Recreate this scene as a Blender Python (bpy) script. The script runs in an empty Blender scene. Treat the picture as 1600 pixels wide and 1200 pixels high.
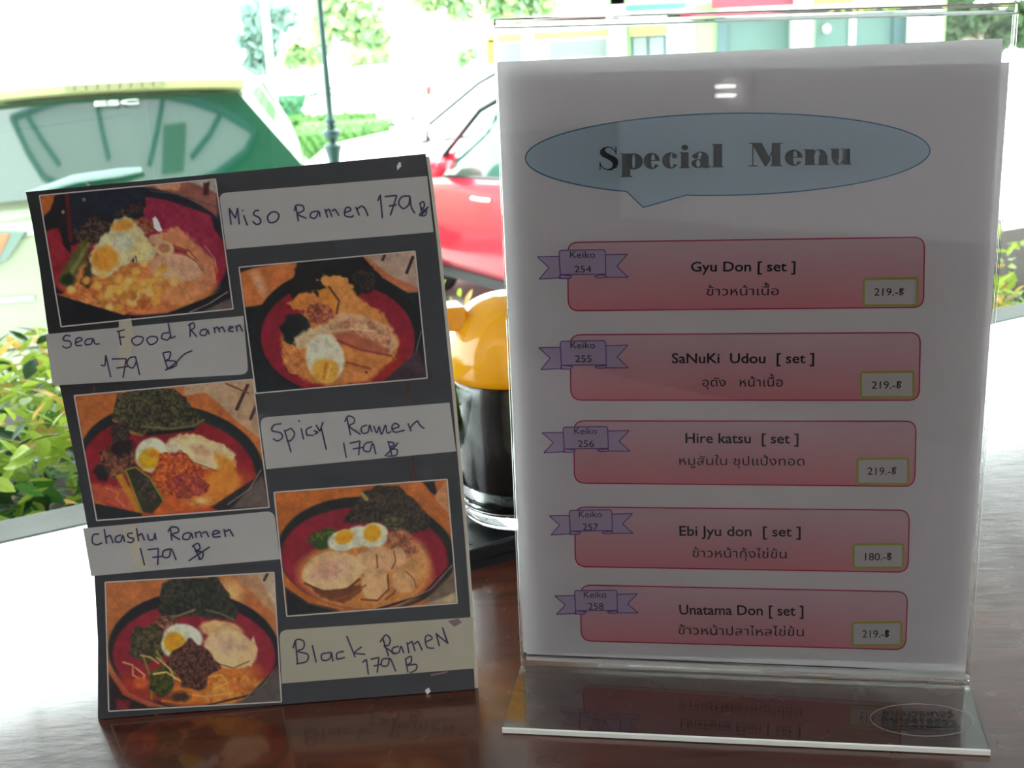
import bpy, math, random
import numpy as np
from mathutils import Matrix, Vector
random.seed(7); rng = np.random.default_rng(7)
SC = bpy.context.scene
COL = SC.collection

# ------------------------------------------------------------------ camera
F_PX, EYE, PITCH, ROLL = 1800.1, 0.301, 0.28612, -0.05163
FW = np.array([0.0, math.cos(PITCH), -math.sin(PITCH)])
_r0 = np.array([1.0, 0, 0]); _u0 = np.cross(_r0, FW)
RT = _r0*math.cos(ROLL) + _u0*math.sin(ROLL)
UP = -_r0*math.sin(ROLL) + _u0*math.cos(ROLL)
CAM = np.array([0, 0, EYE])
cd = bpy.data.cameras.new('camera'); co = bpy.data.objects.new('camera', cd); COL.objects.link(co)
cd.sensor_width = 36; cd.lens = 36*F_PX/1600; cd.clip_start = 0.01; cd.clip_end = 400
co.matrix_world = Matrix(((RT[0], UP[0], -FW[0], 0), (RT[1], UP[1], -FW[1], 0), (RT[2], UP[2], -FW[2], EYE), (0, 0, 0, 1)))
cd.dof.use_dof = True; cd.dof.focus_distance = 0.47; cd.dof.aperture_fstop = 26
SC.camera = co

# ------------------------------------------------------------------ world, sun, exposure
SKY, SUN = 7.5, 4.0
w = bpy.data.worlds.new('sky'); SC.world = w; w.use_nodes = True
bg = w.node_tree.nodes['Background']; bg.inputs[0].default_value = (0.90, 1.0, 1.0, 1); bg.inputs[1].default_value = SKY
sd = bpy.data.lights.new('sun', 'SUN'); so = bpy.data.objects.new('sun', sd); COL.objects.link(so)
sd.energy = SUN; sd.angle = math.radians(4); sd.color = (1.0, 0.97, 0.90)
so.rotation_euler = Vector((0.55, 0.25, 1.0)).to_track_quat('Z', 'Y').to_euler()
SC.view_settings.view_transform = 'Standard'; SC.view_settings.look = 'None'
SC.view_settings.gamma = 1; SC.view_settings.use_curve_mapping = False
SC.view_settings.exposure = 0.15
SC.cycles.use_denoising = True
SC.cycles.max_bounces = 14; SC.cycles.transparent_max_bounces = 24; SC.cycles.transmission_bounces = 12
SC.cycles.diffuse_bounces = 5; SC.cycles.glossy_bounces = 6
SC.cycles.sample_clamp_indirect = 12

# ------------------------------------------------------------------ pixel helpers (photo measurements to points in the place)
def ray(x, y):
    x = np.asarray(x, float); y = np.asarray(y, float)
    return FW + RT*((x-800)/F_PX)[..., None] - UP*((y-600)/F_PX)[..., None]
def onz(x, y, z=0.0):
    d = ray(x, y); return CAM + d*((z-EYE)/d[..., 2])[..., None]
def at(x, y, Y):
    d = ray(x, y); return CAM + d*(Y/d[..., 1])[..., None]
def onplane(x, y, O, n):
    d = ray(x, y); return CAM + d*(((O-CAM) @ n)/(d @ n))[..., None]

# ------------------------------------------------------------------ materials
def lin(c):
    return tuple((v/255/12.92 if v/255 <= .04045 else ((v/255+.055)/1.055)**2.4) for v in c)
MATS = {}
def mat(name, col, rough=.5, metal=0, spec=.5, coat=0, noise=0, nscale=30, bump=0, bscale=200, trans=0, emis=None, stretch=None):
    if name in MATS: return MATS[name]
    m = bpy.data.materials.new(name); m.use_nodes = True; nt = m.node_tree; N = nt.nodes; L = nt.links
    b = N['Principled BSDF']; b.inputs['Base Color'].default_value = (*col[:3], 1)
    b.inputs['Roughness'].default_value = rough; b.inputs['Metallic'].default_value = metal
    b.inputs['Specular IOR Level'].default_value = spec; b.inputs['Coat Weight'].default_value = coat
    b.inputs['Coat Roughness'].default_value = .05
    if noise:
        tc = N.new('ShaderNodeTexCoord'); mp = N.new('ShaderNodeMapping'); nz = N.new('ShaderNodeTexNoise')
        nz.inputs['Scale'].default_value = nscale; nz.inputs['Detail'].default_value = 4
        if stretch: mp.inputs['Scale'].default_value = stretch
        L.new(tc.outputs['Object'], mp.inputs[0]); L.new(mp.outputs[0], nz.inputs['Vector'])
        hs = N.new('ShaderNodeMix'); hs.data_type = 'RGBA'
        hs.inputs[6].default_value = (*[c*(1-noise) for c in col[:3]], 1); hs.inputs[7].default_value = (*[min(1, c*(1+noise)) for c in col[:3]], 1)
        L.new(nz.outputs[0], hs.inputs[0]); L.new(hs.outputs[2], b.inputs['Base Color'])
    if bump:
        nb = N.new('ShaderNodeTexNoise'); nb.inputs['Scale'].default_value = bscale
        tb = N.new('ShaderNodeTexCoord'); L.new(tb.outputs['Object'], nb.inputs['Vector'])
        bp = N.new('ShaderNodeBump'); bp.inputs['Strength'].default_value = bump; bp.inputs['Distance'].default_value = .001
        L.new(nb.outputs[0], bp.inputs['Height']); L.new(bp.outputs[0], b.inputs['Normal'])
    if trans:
        tr = N.new('ShaderNodeBsdfTranslucent'); mx = N.new('ShaderNodeMixShader'); mx.inputs[0].default_value = trans
        tr.inputs[0].default_value = (*col[:3], 1)
        if noise: L.new(hs.outputs[2], tr.inputs[0])
        L.new(b.outputs[0], mx.inputs[1]); L.new(tr.outputs[0], mx.inputs[2]); L.new(mx.outputs[0], N['Material Output'].inputs[0])
    if emis:
        b.inputs['Emission Color'].default_value = (*col[:3], 1); b.inputs['Emission Strength'].default_value = emis
    MATS[name] = m; return m
def attr_mat(name, rough=.4, spec=.3, trans=0):
    m = bpy.data.materials.new(name); m.use_nodes = True; N = m.node_tree.nodes; L = m.node_tree.links
    b = N['Principled BSDF']; b.inputs['Roughness'].default_value = rough; b.inputs['Specular IOR Level'].default_value = spec
    a = N.new('ShaderNodeAttribute'); a.attribute_name = 'Col'; L.new(a.outputs['Color'], b.inputs['Base Color'])
    if trans:
        tr = N.new('ShaderNodeBsdfTranslucent'); mx = N.new('ShaderNodeMixShader'); mx.inputs[0].default_value = trans
        L.new(a.outputs['Color'], tr.inputs[0]); L.new(b.outputs[0], mx.inputs[1]); L.new(tr.outputs[0], mx.inputs[2]); L.new(mx.outputs[0], N['Material Output'].inputs[0])
    MATS[name] = m; return m
def thin_glass(name, tint=(1, 1, 1), ior=1.49, rough=0.0, gain=1.0):
    """thin clear sheet: straight-through transmission plus Fresnel reflection of a real surface"""
    m = bpy.data.materials.new(name); m.use_nodes = True; N = m.node_tree.nodes; L = m.node_tree.links
    N.remove(N['Principled BSDF'])
    t = N.new('ShaderNodeBsdfTransparent'); t.inputs[0].default_value = (*tint, 1)
    g = N.new('ShaderNodeBsdfGlossy'); g.inputs['Roughness'].default_value = rough
    fr = N.new('ShaderNodeFresnel'); fr.inputs[0].default_value = ior
    mu = N.new('ShaderNodeMath'); mu.operation = 'MULTIPLY'; mu.inputs[1].default_value = gain
    mx = N.new('ShaderNodeMixShader'); L.new(fr.outputs[0], mu.inputs[0]); L.new(mu.outputs[0], mx.inputs[0])
    L.new(t.outputs[0], mx.inputs[1]); L.new(g.outputs[0], mx.inputs[2]); L.new(mx.outputs[0], N['Material Output'].inputs[0])
    MATS[name] = m; return m
def glass(name, col=(1, 1, 1), ior=1.49, rough=0.0):
    m = bpy.data.materials.new(name); m.use_nodes = True; N = m.node_tree.nodes; L = m.node_tree.links
    b = N['Principled BSDF']; b.inputs['Base Color'].default_value = (*col, 1); b.inputs['Roughness'].default_value = rough
    b.inputs['Transmission Weight'].default_value = 1; b.inputs['IOR'].default_value = ior
    MATS[name] = m; return m

# ------------------------------------------------------------------ object helpers
WM = {}
def tag(o, label=None, cat=None, group=None, kind=None):
    if label: o['label'] = label
    if cat: o['category'] = cat
    if group: o['group'] = group
    if kind: o['kind'] = kind
    return o
def empty(name, label=None, cat=None, loc=(0, 0, 0), M=None, group=None, kind=None):
    o = bpy.data.objects.new(name, None); COL.objects.link(o); o.empty_display_size = .05
    m = M if M is not None else Matrix.Translation(Vector([float(v) for v in loc]))
    o.matrix_world = m; WM[o.name] = m.copy()
    return tag(o, label, cat, group, kind)
class MB:
    def __init__(s): s.v = []; s.f = []; s.m = []; s.c = None
    def add(s, vs, fs, mi=0):
        n = len(s.v); s.v += [tuple(map(float, p)) for p in vs]; s.f += [tuple(i+n for i in f) for f in fs]; s.m += [mi]*len(fs); return s
    def box(s, a, b, mi=0):
        x0, y0, z0 = a; x1, y1, z1 = b
        return s.add([(x0,y0,z0),(x1,y0,z0),(x1,y1,z0),(x0,y1,z0),(x0,y0,z1),(x1,y0,z1),(x1,y1,z1),(x0,y1,z1)],
                     [(3,2,1,0),(4,5,6,7),(0,1,5,4),(1,2,6,5),(2,3,7,6),(3,0,4,7)], mi)
    def hull(s, bot, top, mi=0):
        """prism between two rings with equal counts"""
        n = len(bot)
        return s.add(list(bot)+list(top), [tuple(range(n))[::-1], tuple(range(n, 2*n))]+[(i, (i+1) % n, n+(i+1) % n, n+i) for i in range(n)], mi)
    def tube(s, pts, rad, k=8, mi=0, cap=True):
        pts = [np.array(p, float) for p in pts]; n = len(pts)
        if not hasattr(rad, '__len__'): rad = [rad]*n
        vs = []; fs = []; a = None
        for i, p in enumerate(pts):
            d = pts[min(i+1, n-1)]-pts[max(i-1, 0)]; d = d/(np.linalg.norm(d)+1e-12)
            if a is None:
                a = np.cross(d, [0, 0, 1.0]) if abs(d[2]) < .9 else np.cross(d, [1.0, 0, 0])
            a = a-d*(a@d); a = a/np.linalg.norm(a); b = np.cross(d, a)
            vs += [p+rad[i]*(a*math.cos(2*math.pi*j/k)+b*math.sin(2*math.pi*j/k)) for j in range(k)]
        for i in range(n-1): fs += [(i*k+j, i*k+(j+1) % k, (i+1)*k+(j+1) % k, (i+1)*k+j) for j in range(k)]
        if cap: fs += [tuple(range(k))[::-1], tuple((n-1)*k+j for j in range(k))]
        return s.add(vs, fs, mi)
    def lathe(s, c, prof, k=32, mi=0):
        """profile of (radius, z) about a vertical axis through c; radius 0 closes the end"""
        c = np.array(c, float); n = len(prof)
        vs = [(c[0]+r*math.cos(2*math.pi*j/k), c[1]+r*math.sin(2*math.pi*j/k), c[2]+z) for r, z in prof for j in range(k)]
        fs = [(i*k+j, i*k+(j+1) % k, (i+1)*k+(j+1) % k, (i+1)*k+j) for i in range(n-1) for j in range(k)]
        return s.add(vs, fs, mi)
    def grid(s, P, mi=0):
        """P: array (rows, cols, 3)"""
        r, c = P.shape[:2]; n = len(s.v)
        s.v += [tuple(p) for p in P.reshape(-1, 3).tolist()]
        f = [(n+i*c+j, n+i*c+j+1, n+(i+1)*c+j+1, n+(i+1)*c+j) for i in range(r-1) for j in range(c-1)]
        s.f += f; s.m += [mi]*len(f); return s
    def build(s, name, mats, parent=None, smooth=False, world=True, label=None, cat=None, group=None, kind=None, bevel=0, merge=False):
        me = bpy.data.meshes.new(name); v = s.v
        if parent is not None and world:
            Mi = np.array(WM[parent.name].inverted()); V = np.array(v); v = (V @ Mi[:3, :3].T + Mi[:3, 3]).tolist()
        me.from_pydata(v, [], s.f)
        for mm in (mats if isinstance(mats, (list, tuple)) else [mats]): me.materials.append(mm)
        me.polygons.foreach_set('material_index', s.m)
        if s.c is not None:
            a = me.color_attributes.new('Col', 'FLOAT_COLOR', 'POINT'); a.data.foreach_set('color', np.c_[s.c, np.ones(len(s.c))].ravel())
        if merge:
            import bmesh
            bm = bmesh.new(); bm.from_mesh(me); bmesh.ops.remove_doubles(bm, verts=bm.verts, dist=1e-6); bmesh.ops.recalc_face_normals(bm, faces=bm.faces); bm.to_mesh(me); bm.free()
        if smooth: me.polygons.foreach_set('use_smooth', [True]*len(me.polygons))
        me.update()
        o = bpy.data.objects.new(name, me); COL.objects.link(o)
        if parent is not None: o.parent = parent; WM[o.name] = WM[parent.name]
        else: WM[o.name] = Matrix.Identity(4)
        if bevel:
            b = o.modifiers.new('bevel', 'BEVEL'); b.width = bevel; b.segments = 2; b.limit_method = 'ANGLE'
        return tag(o, label, cat, group, kind)

# ------------------------------------------------------------------ the setting: table side, window line, room
UD = np.array([.8860, .4636, 0]); ND = np.array([-.4636, .8860, 0])      # along the window / outwards
W0 = onz(0, 845)                                                         # far edge of the table, left end of the view
ZF, ZG = -0.75, -1.43                                                    # restaurant floor, street level
def wl(a, o, z): p = W0+UD*a+ND*o; return (p[0], p[1], z)                # window-line coordinates
def wbox(mb, a0, a1, o0, o1, z0, z1, mi=0):
    return mb.hull([wl(a0, o0, z0), wl(a1, o0, z0), wl(a1, o1, z0), wl(a0, o1, z0)], [wl(a0, o0, z1), wl(a1, o0, z1), wl(a1, o1, z1), wl(a0, o1, z1)], mi)
m_wall = mat('wall_paint', (.88, .83, .88), .8, noise=.05, nscale=3)
m_ceil = mat('ceiling_paint', (.80, .77, .80), .9)
m_floor = mat('floor_tile', (.10, .07, .055), .5, noise=.15, nscale=5)
A0, A1, OB = -2.6, 3.6, -3.4
b = MB(); wbox(b, A0-.2, A1+.2, OB-.2, .30, ZF-.1, ZF); b.build('floor', m_floor, kind='structure')
b = MB(); wbox(b, A0-.2, A1+.2, OB-.2, .30, 1.95, 2.05); b.build('ceiling', m_ceil, kind='structure')
b = MB(); wbox(b, A0-.2, A1+.2, OB-.2, OB, ZF, 1.95); b.build('wall_back', m_wall, kind='structure')
m_darkpan = mat('added_dark_panelling', (.07, .035, .02), .4, noise=.3, nscale=8)  # unseen dark panels, added to darken what the cards and table reflect
b = MB(); wbox(b, A0, A1, OB, OB+.02, ZF, -.25); b.build('trim_2', m_darkpan, kind='structure')
b = MB(); wbox(b, A0, A0+.02, OB+.02, .0, ZF, .12); b.build('trim_3', m_darkpan, kind='structure')
b = MB(); wbox(b, A1-.02, A1, OB+.02, .0, ZF, .12); b.build('trim_4', m_darkpan, kind='structure')
b = MB(); wbox(b, A0-.2, A0, OB, .15, ZF, 1.95); b.build('wall_left', m_wall, kind='structure')
b = MB(); wbox(b, A1, A1+.2, OB, .15, ZF, 1.95); b.build('wall_right', m_wall, kind='structure')
b = MB(); wbox(b, A0, A1, .012, .13, ZF, -.035); wbox(b, A0, A1, .03, .12, 1.55, 1.95); b.build('wall_front', m_wall, kind='structure')
m_fac = mat('dark_facade_cladding', (.035, .075, .050), .7)
b = MB(); wbox(b, A0-.2, A1+.2, .12, .135, 1.55, 9.0); wbox(b, A0-.2, A1+.2, .0, .12, 1.96, 9.0); b.build('wall_facade', m_fac, kind='structure')
m_sill = mat('pale_stone', (.20, .21, .19), .6, noise=.25, nscale=25, bump=.3, bscale=90)
b = MB(); wbox(b, A0, A1, .006, .052, -.035, -.004); b.build('trim_1', m_sill, kind='structure', bevel=.003)
m_road = mat('concrete_road', (.55, .56, .54), .8, noise=.08, nscale=2)
b = MB(); b.box((-60, .2, ZG-.1), (60, 160, ZG)); b.build('ground', m_road, kind='structure')
m_soil = mat('planter_soil', (.05, .035, .022), .9, noise=.4, nscale=60, bump=1)
b = MB(); wbox(b, A0, A1, .13, .75, ZG, -.10); b.build('planter_bed', m_soil, kind='structure')
win = empty('window_1', loc=wl(0, .05, 0), kind='structure')
m_pane = thin_glass('window_glass', (.97, 1.0, .985), 1.35, 0, .8)
qj = ray(284, 200); aj = float((CAM+qj*(((W0+ND*.058-CAM) @ ND)/(qj @ ND))-W0) @ UD)
for a0, a1, o_ in ((A0, aj, .056), (aj-.0006, A1, .0595)):
    b = MB(); b.add([wl(a0, o_, -.035), wl(a1, o_, -.035), wl(a1, o_, 1.55), wl(a0, o_, 1.55)], [(0, 1, 2, 3)]); b.build('pane', m_pane, win)
# ------------------------------------------------------------------ table
def wood():
    m = bpy.data.materials.new('polished_red_wood'); m.use_nodes = True; N = m.node_tree.nodes; L = m.node_tree.links
    b = N['Principled BSDF']
    tc = N.new('ShaderNodeTexCoord'); mp = N.new('ShaderNodeMapping'); mp.inputs['Scale'].default_value = (3, 26, 3); mp.inputs['Rotation'].default_value = (0, 0, math.radians(-22))
    nz = N.new('ShaderNodeTexNoise'); nz.inputs['Scale'].default_value = 3.2; nz.inputs['Detail'].default_value = 8; nz.inputs['Distortion'].default_value = .9
    L.new(tc.outputs['Object'], mp.inputs[0]); L.new(mp.outputs[0], nz.inputs['Vector'])
    cr = N.new('ShaderNodeValToRGB'); e = cr.color_ramp.elements
    e[0].position = .3; e[0].color = (.040, .010, .006, 1); e[1].position = .95; e[1].color = (.17, .040, .016, 1)
    L.new(nz.outputs[0], cr.inputs[0]); L.new(cr.outputs[0], b.inputs['Base Color'])
    # micro scratches and orange-peel lacquer
    n2 = N.new('ShaderNodeTexNoise'); n2.inputs['Scale'].default_value = 55; n2.inputs['Detail'].default_value = 5
    L.new(tc.outputs['Object'], n2.inputs['Vector'])
    mr = N.new('ShaderNodeMapRange'); mr.inputs[3].default_value = .16; mr.inputs[4].default_value = .34
    L.new(n2.outputs[0], mr.inputs[0]); L.new(mr.outputs[0], b.inputs['Roughness'])
    m3 = N.new('ShaderNodeMapping'); m3.inputs['Scale'].default_value = (10, 26, 1); m3.inputs['Rotation'].default_value = (0, 0, math.radians(35))
    n3 = N.new('ShaderNodeTexNoise'); n3.inputs['Scale'].default_value = 6; n3.inputs['Detail'].default_value = 6
    L.new(tc.outputs['Object'], m3.inputs[0]); L.new(m3.outputs[0], n3.inputs['Vector'])
    bp = N.new('ShaderNodeBump'); bp.inputs['Strength'].default_value = .16; bp.inputs['Distance'].default_value = .0012
    acc = n3.outputs[0]
    for ang, sc_, w_ in ((24, 7, .018), (-31, 9, .014), (68, 6, .016), (5, 11, .012)):   # hairline scratches in several directions
        ms = N.new('ShaderNodeMapping'); ms.inputs['Rotation'].default_value = (0, 0, math.radians(ang)); ms.inputs['Scale'].default_value = (sc_*1.2, sc_*75.0, 1)
        vs = N.new('ShaderNodeTexNoise'); vs.inputs['Scale'].default_value = 1.0; vs.inputs['Detail'].default_value = 0
        L.new(tc.outputs['Object'], ms.inputs[0]); L.new(ms.outputs[0], vs.inputs['Vector'])
        lt = N.new('ShaderNodeMath'); lt.operation = 'GREATER_THAN'; lt.inputs[1].default_value = .80-w_*3; L.new(vs.outputs[0], lt.inputs[0])
        mk = N.new('ShaderNodeMath'); mk.operation = 'MULTIPLY_ADD'; mk.inputs[1].default_value = -.10; L.new(lt.outputs[0], mk.inputs[0]); L.new(acc, mk.inputs[2]); acc = mk.outputs[0]
    L.new(acc, bp.inputs['Height']); L.new(bp.outputs[0], b.inputs['Normal'])
    b.inputs['Specular IOR Level'].default_value = .5; b.inputs['Coat Weight'].default_value = 1; b.inputs['Coat IOR'].default_value = 1.5; b.inputs['Coat Roughness'].default_value = .09
    MATS['wood'] = m; return m
m_wood = wood()
tb = empty('dining_table', 'polished reddish-brown wooden table under both menus, glossy and scratched', 'table', loc=wl(.5, -.4, ZF))
b = MB(); wbox(b, -.62, 1.25, -.80, -.004, -.03, 0); b.build('table_top', m_wood, tb, bevel=.002)
for a, o in ((-.55, -.07), (1.18, -.07), (-.55, -.73), (1.18, -.73)):
    b = MB(); wbox(b, a-.03, a+.03, o-.03, o+.03, ZF, -.03); b.build('leg', m_wood, tb)
b = MB(); wbox(b, -.55, 1.18, -.70, -.68, -.10, -.03); wbox(b, -.55, 1.18, -.12, -.10, -.10, -.03); b.build('apron', m_wood, tb)
# small dents and scratches catching the light on the lacquer (left half and beside the sign)
# ------------------------------------------------------------------ flat printed things: a local sheet frame (u right, v up, w out of the face)
class Sheet:
    def __init__(s, O, ex, up, H=1.0, bow=0.0):
        s.O = np.array(O, float); s.ex = ex/np.linalg.norm(ex); up = up-s.ex*(up@s.ex); s.ey = up/np.linalg.norm(up)
        s.n = np.cross(s.ex, s.ey); s.H = H; s.bow = bow
        R = np.stack([s.ex, s.ey, s.n], 1); s.R = R
        s.M = Matrix([[*R[i], s.O[i]] for i in range(3)]+[[0, 0, 0, 1]])
    def bend(s, v): return -s.bow*np.sin(np.pi*np.clip(v/s.H, 0, 1))
    def P(s, x, y, lift=0.0):
        """pixel measured on the photo -> local point on the (bowed) sheet"""
        c = s.R.T @ (CAM-s.O); d = ray(x, y) @ s.R; t = -c[2]/d[..., 2]
        for _ in range(12): t = (s.bend(c[1]+t*d[..., 1])-c[2])/d[..., 2]
        p = c+d*t[..., None]; p[..., 2] += lift; return p
    def L(s, u, v, lift=0.0):
        u = np.asarray(u, float); v = np.asarray(v, float); return np.stack([u, v, s.bend(v)+lift], -1)
def quadgrid(sh, q, nu, nv, lift, rc=None):
    """q: TL, TR, BR, BL pixels -> bilinear grid of sheet points"""
    q = np.array(q, float); s, t = np.meshgrid(np.linspace(0, 1, nu), np.linspace(0, 1, nv))
    x = (q[0, 0]*(1-s)+q[1, 0]*s)*(1-t)+(q[3, 0]*(1-s)+q[2, 0]*s)*t
    y = (q[0, 1]*(1-s)+q[1, 1]*s)*(1-t)+(q[3, 1]*(1-s)+q[2, 1]*s)*t
    return sh.P(x, y, lift), x, y
def roundquad(q, r, n=5, which=(1, 1, 1, 1)):
    q = np.array(q, float); out = []
    for i in range(4):
        p = q[i]
        if not which[i]: out.append(p); continue
        a = q[i-1]-p; b2 = q[(i+1) % 4]-p; a = a/np.linalg.norm(a)*r; b2 = b2/np.linalg.norm(b2)*r
        for k in range(n+1):
            t = k/n; out.append((1-t)**2*(p+a)+2*t*(1-t)*p+t*t*(p+b2))
    return np.array(out)
def flatpoly(mb, sh, pts, lift, mi=0):
    """convex-ish outline in pixels -> face strip split into horizontal bands so it follows the bow"""
    pts = np.array(pts, float); c = pts.mean(0); n = len(pts); R = 4
    vs = [sh.P(*c, lift)]; fs = []
    for k in range(1, R+1): vs += list(sh.P((c+(pts-c)*k/R)[:, 0], (c+(pts-c)*k/R)[:, 1], lift))
    for i in range(n):
        j = (i+1) % n; fs.append((0, 1+j, 1+i))
        for k in range(R-1): a = 1+k*n; fs.append((a+i, a+j, a+n+j, a+n+i))
    return mb.add(vs, fs, mi)
def stroke(mb, sh, pts, width, lift, mi=0):
    """pen stroke of the given pixel width as a smooth ribbon"""
    p = np.array(pts, float)
    for i in range(1, len(p)-1):     # sharp turns stay sharp: draw them as two strokes
        a, c = p[i]-p[i-1], p[i+1]-p[i]
        if (a @ c)/(np.linalg.norm(a)*np.linalg.norm(c)+1e-9) < .25 and i not in (0, len(p)-1) and len(p) <= 5:
            stroke(mb, sh, p[:i+1], width, lift, mi); return stroke(mb, sh, p[i:], width, lift, mi)
    if len(p) > 2:   # Catmull-Rom
        q = np.vstack([2*p[0]-p[1], p, 2*p[-1]-p[-2]]); o = []
        for i in range(1, len(q)-2):
            for t in np.linspace(0, 1, 5)[:-1]:
                o.append(.5*((2*q[i])+(-q[i-1]+q[i+1])*t+(2*q[i-1]-5*q[i]+4*q[i+1]-q[i+2])*t*t+(-q[i-1]+3*q[i]-3*q[i+1]+q[i+2])*t**3))
        p = np.array(o+[p[-1]])
    d = np.gradient(p, axis=0); d /= (np.linalg.norm(d, axis=1)[:, None]+1e-9); nn = np.stack([-d[:, 1], d[:, 0]], 1)*width/2
    a = sh.P((p+nn)[:, 0], (p+nn)[:, 1], lift); c = sh.P((p-nn)[:, 0], (p-nn)[:, 1], lift); k = len(p)
    return mb.add(list(a)+list(c), [(i, i+1, k+i+1, k+i) for i in range(k-1)], mi)
def text_outline(txt, bold=0.0, shear=0.0):
    c = bpy.data.curves.new('t', 'FONT'); c.body = txt; c.offset = bold; c.resolution_u = 3; c.shear = shear
    o = bpy.data.objects.new('t', c); COL.objects.link(o); bpy.context.view_layer.update()
    me = o.to_mesh(); V = np.array([v.co[:] for v in me.vertices]) if len(me.vertices) else np.zeros((0, 3)); Fc = [tuple(p.vertices) for p in me.polygons]
    o.to_mesh_clear(); bpy.data.objects.remove(o); bpy.data.curves.remove(c); return V, Fc
def put_text(mb, sh, txt, p0, p1, cap, lift, bold=0.0, capu=None, mi=0, shear=0.0):
    """text between two baseline pixels, capital height `cap` pixels"""
    raised = []
    while 'ื้' in txt:     # a tone mark over an upper vowel stands one storey higher
        i = txt.index('ื้')+1
        P0 = text_outline(txt[:i]+'|')[0][:, 0].max()-text_outline('|')[0][:, 0].max(); raised.append(P0); txt = txt[:i]+txt[i+1:]
    V, Fc = text_outline(txt, bold, shear)
    if not len(V): return mb
    x0, x1 = V[:, 0].min(), V[:, 0].max()
    for P0 in raised:
        Vt, Ft = text_outline('้'); Fc = list(Fc)+[tuple(q+len(V) for q in f_) for f_ in Ft]; V = np.vstack([V, Vt+np.array([P0, .20, 0])])
    a = sh.P(*map(float, p0)); c = sh.P(*map(float, p1)); top = sh.P(float(p0[0]), float(p0[1]-cap))
    ux = (c-a)[:2]; wd = np.linalg.norm(ux); ux = ux/wd; uy = np.array([-ux[1], ux[0]]); hh = np.linalg.norm((top-a)[:2])
    sx = wd/(x1-x0); sy = hh/(capu or .73)
    uv = a[:2]+((V[:, 0]-x0)*sx)[:, None]*ux+(V[:, 1]*sy)[:, None]*uy
    return mb.add(sh.L(uv[:, 0], uv[:, 1], lift), Fc, mi)

# ================================================================== MENU BOARD (left)
BL, BR = onz(152, 1125), onz(742, 1078)
ex = (BR-BL)/np.linalg.norm(BR-BL); lam = math.radians(10.0)
bk = np.array([-ex[1], ex[0], 0]); upv = np.array([0, 0, 1])*math.cos(lam)+bk*math.sin(lam)
BS = Sheet(BL, ex, upv, H=.256, bow=.012)
K = .19; KP = .56
def alb(r, g, b2, k=K): return tuple(min(.92, c/k) for c in lin((r, g, b2)))
m_black = mat('black_card', (.011, .012, .015), .34, spec=.5, coat=.5, noise=.25, nscale=120, bump=.15, bscale=260)
m_cream = mat('cream_paper_edge', (.78, .72, .58), .7)
m_label = mat('grey_white_sticker', (.46, .44, .41), .5, coat=.5, noise=.05, nscale=40)
m_label2 = mat('yellowed_sticker', (.46, .42, .31), .5, noise=.08, nscale=30)
m_ink = mat('blue_black_ink', (.030, .028, .085), .4)
m_pale = mat('pale_print_border', (.62, .56, .50), .5)
bo = empty('ramen_menu_board', 'black ramen menu board with five food photos and handwritten price stickers', 'menu', M=BS.M)
WM[bo.name] = BS.M.copy()
Lp = [(40, 300), (48, 335), (62, 420), (75, 520), (97, 620), (118, 722), (137, 825), (148, 905), (153, 1000), (153, 1125)]
Rp = [(665, 240), (672, 290), (683, 380), (692, 470), (705, 600), (716, 725), (727, 850), (735, 960), (740, 1040), (742, 1078)]
def edge_interp(E, n):
    E = np.array(E, float); t = np.linspace(0, 1, n); d = (E[:, 1]-E[0, 1])/(E[-1, 1]-E[0, 1])
    return np.stack([np.interp(t, d, E[:, 0]), np.interp(t, d, E[:, 1])], 1)
NV, NU = 34, 22
Lx = edge_interp(Lp, NV); Rx = edge_interp(Rp, NV); s = np.linspace(0, 1, NU)[None, :, None]
PX = Lx[:, None, :]*(1-s)+Rx[:, None, :]*s
def slab(mb, sh, PX, w0, w1, du=0.0, dv=0.0):
    A = sh.P(PX[..., 0], PX[..., 1]); A[..., 0] += du; A[..., 1] = np.maximum(A[..., 1]+dv*np.clip(A[..., 1]/sh.H, 0, 1), 0.0004)
    F1 = A.copy(); F1[..., 2] += w0; B1 = A.copy(); B1[..., 2] += w1; r, c = A.shape[:2]
    mb.grid(F1); n = len(mb.v); mb.grid(B1[:, ::-1])
    def rim(a, bb): mb.grid(np.stack([a, bb], 0))
    rim(F1[0], B1[0]); rim(B1[-1], F1[-1]); rim(B1[:, 0], F1[:, 0]); rim(F1[:, -1], B1[:, -1]); return mb
slab(MB(), BS, PX, 0, -.0012).build('front_cover', m_black, bo, world=False)
slab(MB(), BS, PX, -.0012, -.0046, .0016, -.0012).build('page_block', m_cream, bo, world=False)
# back stand: a folded leg of the same card that carries the board
b = MB(); hw = .05
b.hull([(.04, .20, -.018), (.14, .20, -.018), (.14, .203, -.018), (.04, .203, -.018)], [(.04, .0115, -.062), (.14, .0115, -.062), (.14, .0145, -.062), (.04, .0145, -.062)])
b.build('back_stand', m_black, bo, world=False)

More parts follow.
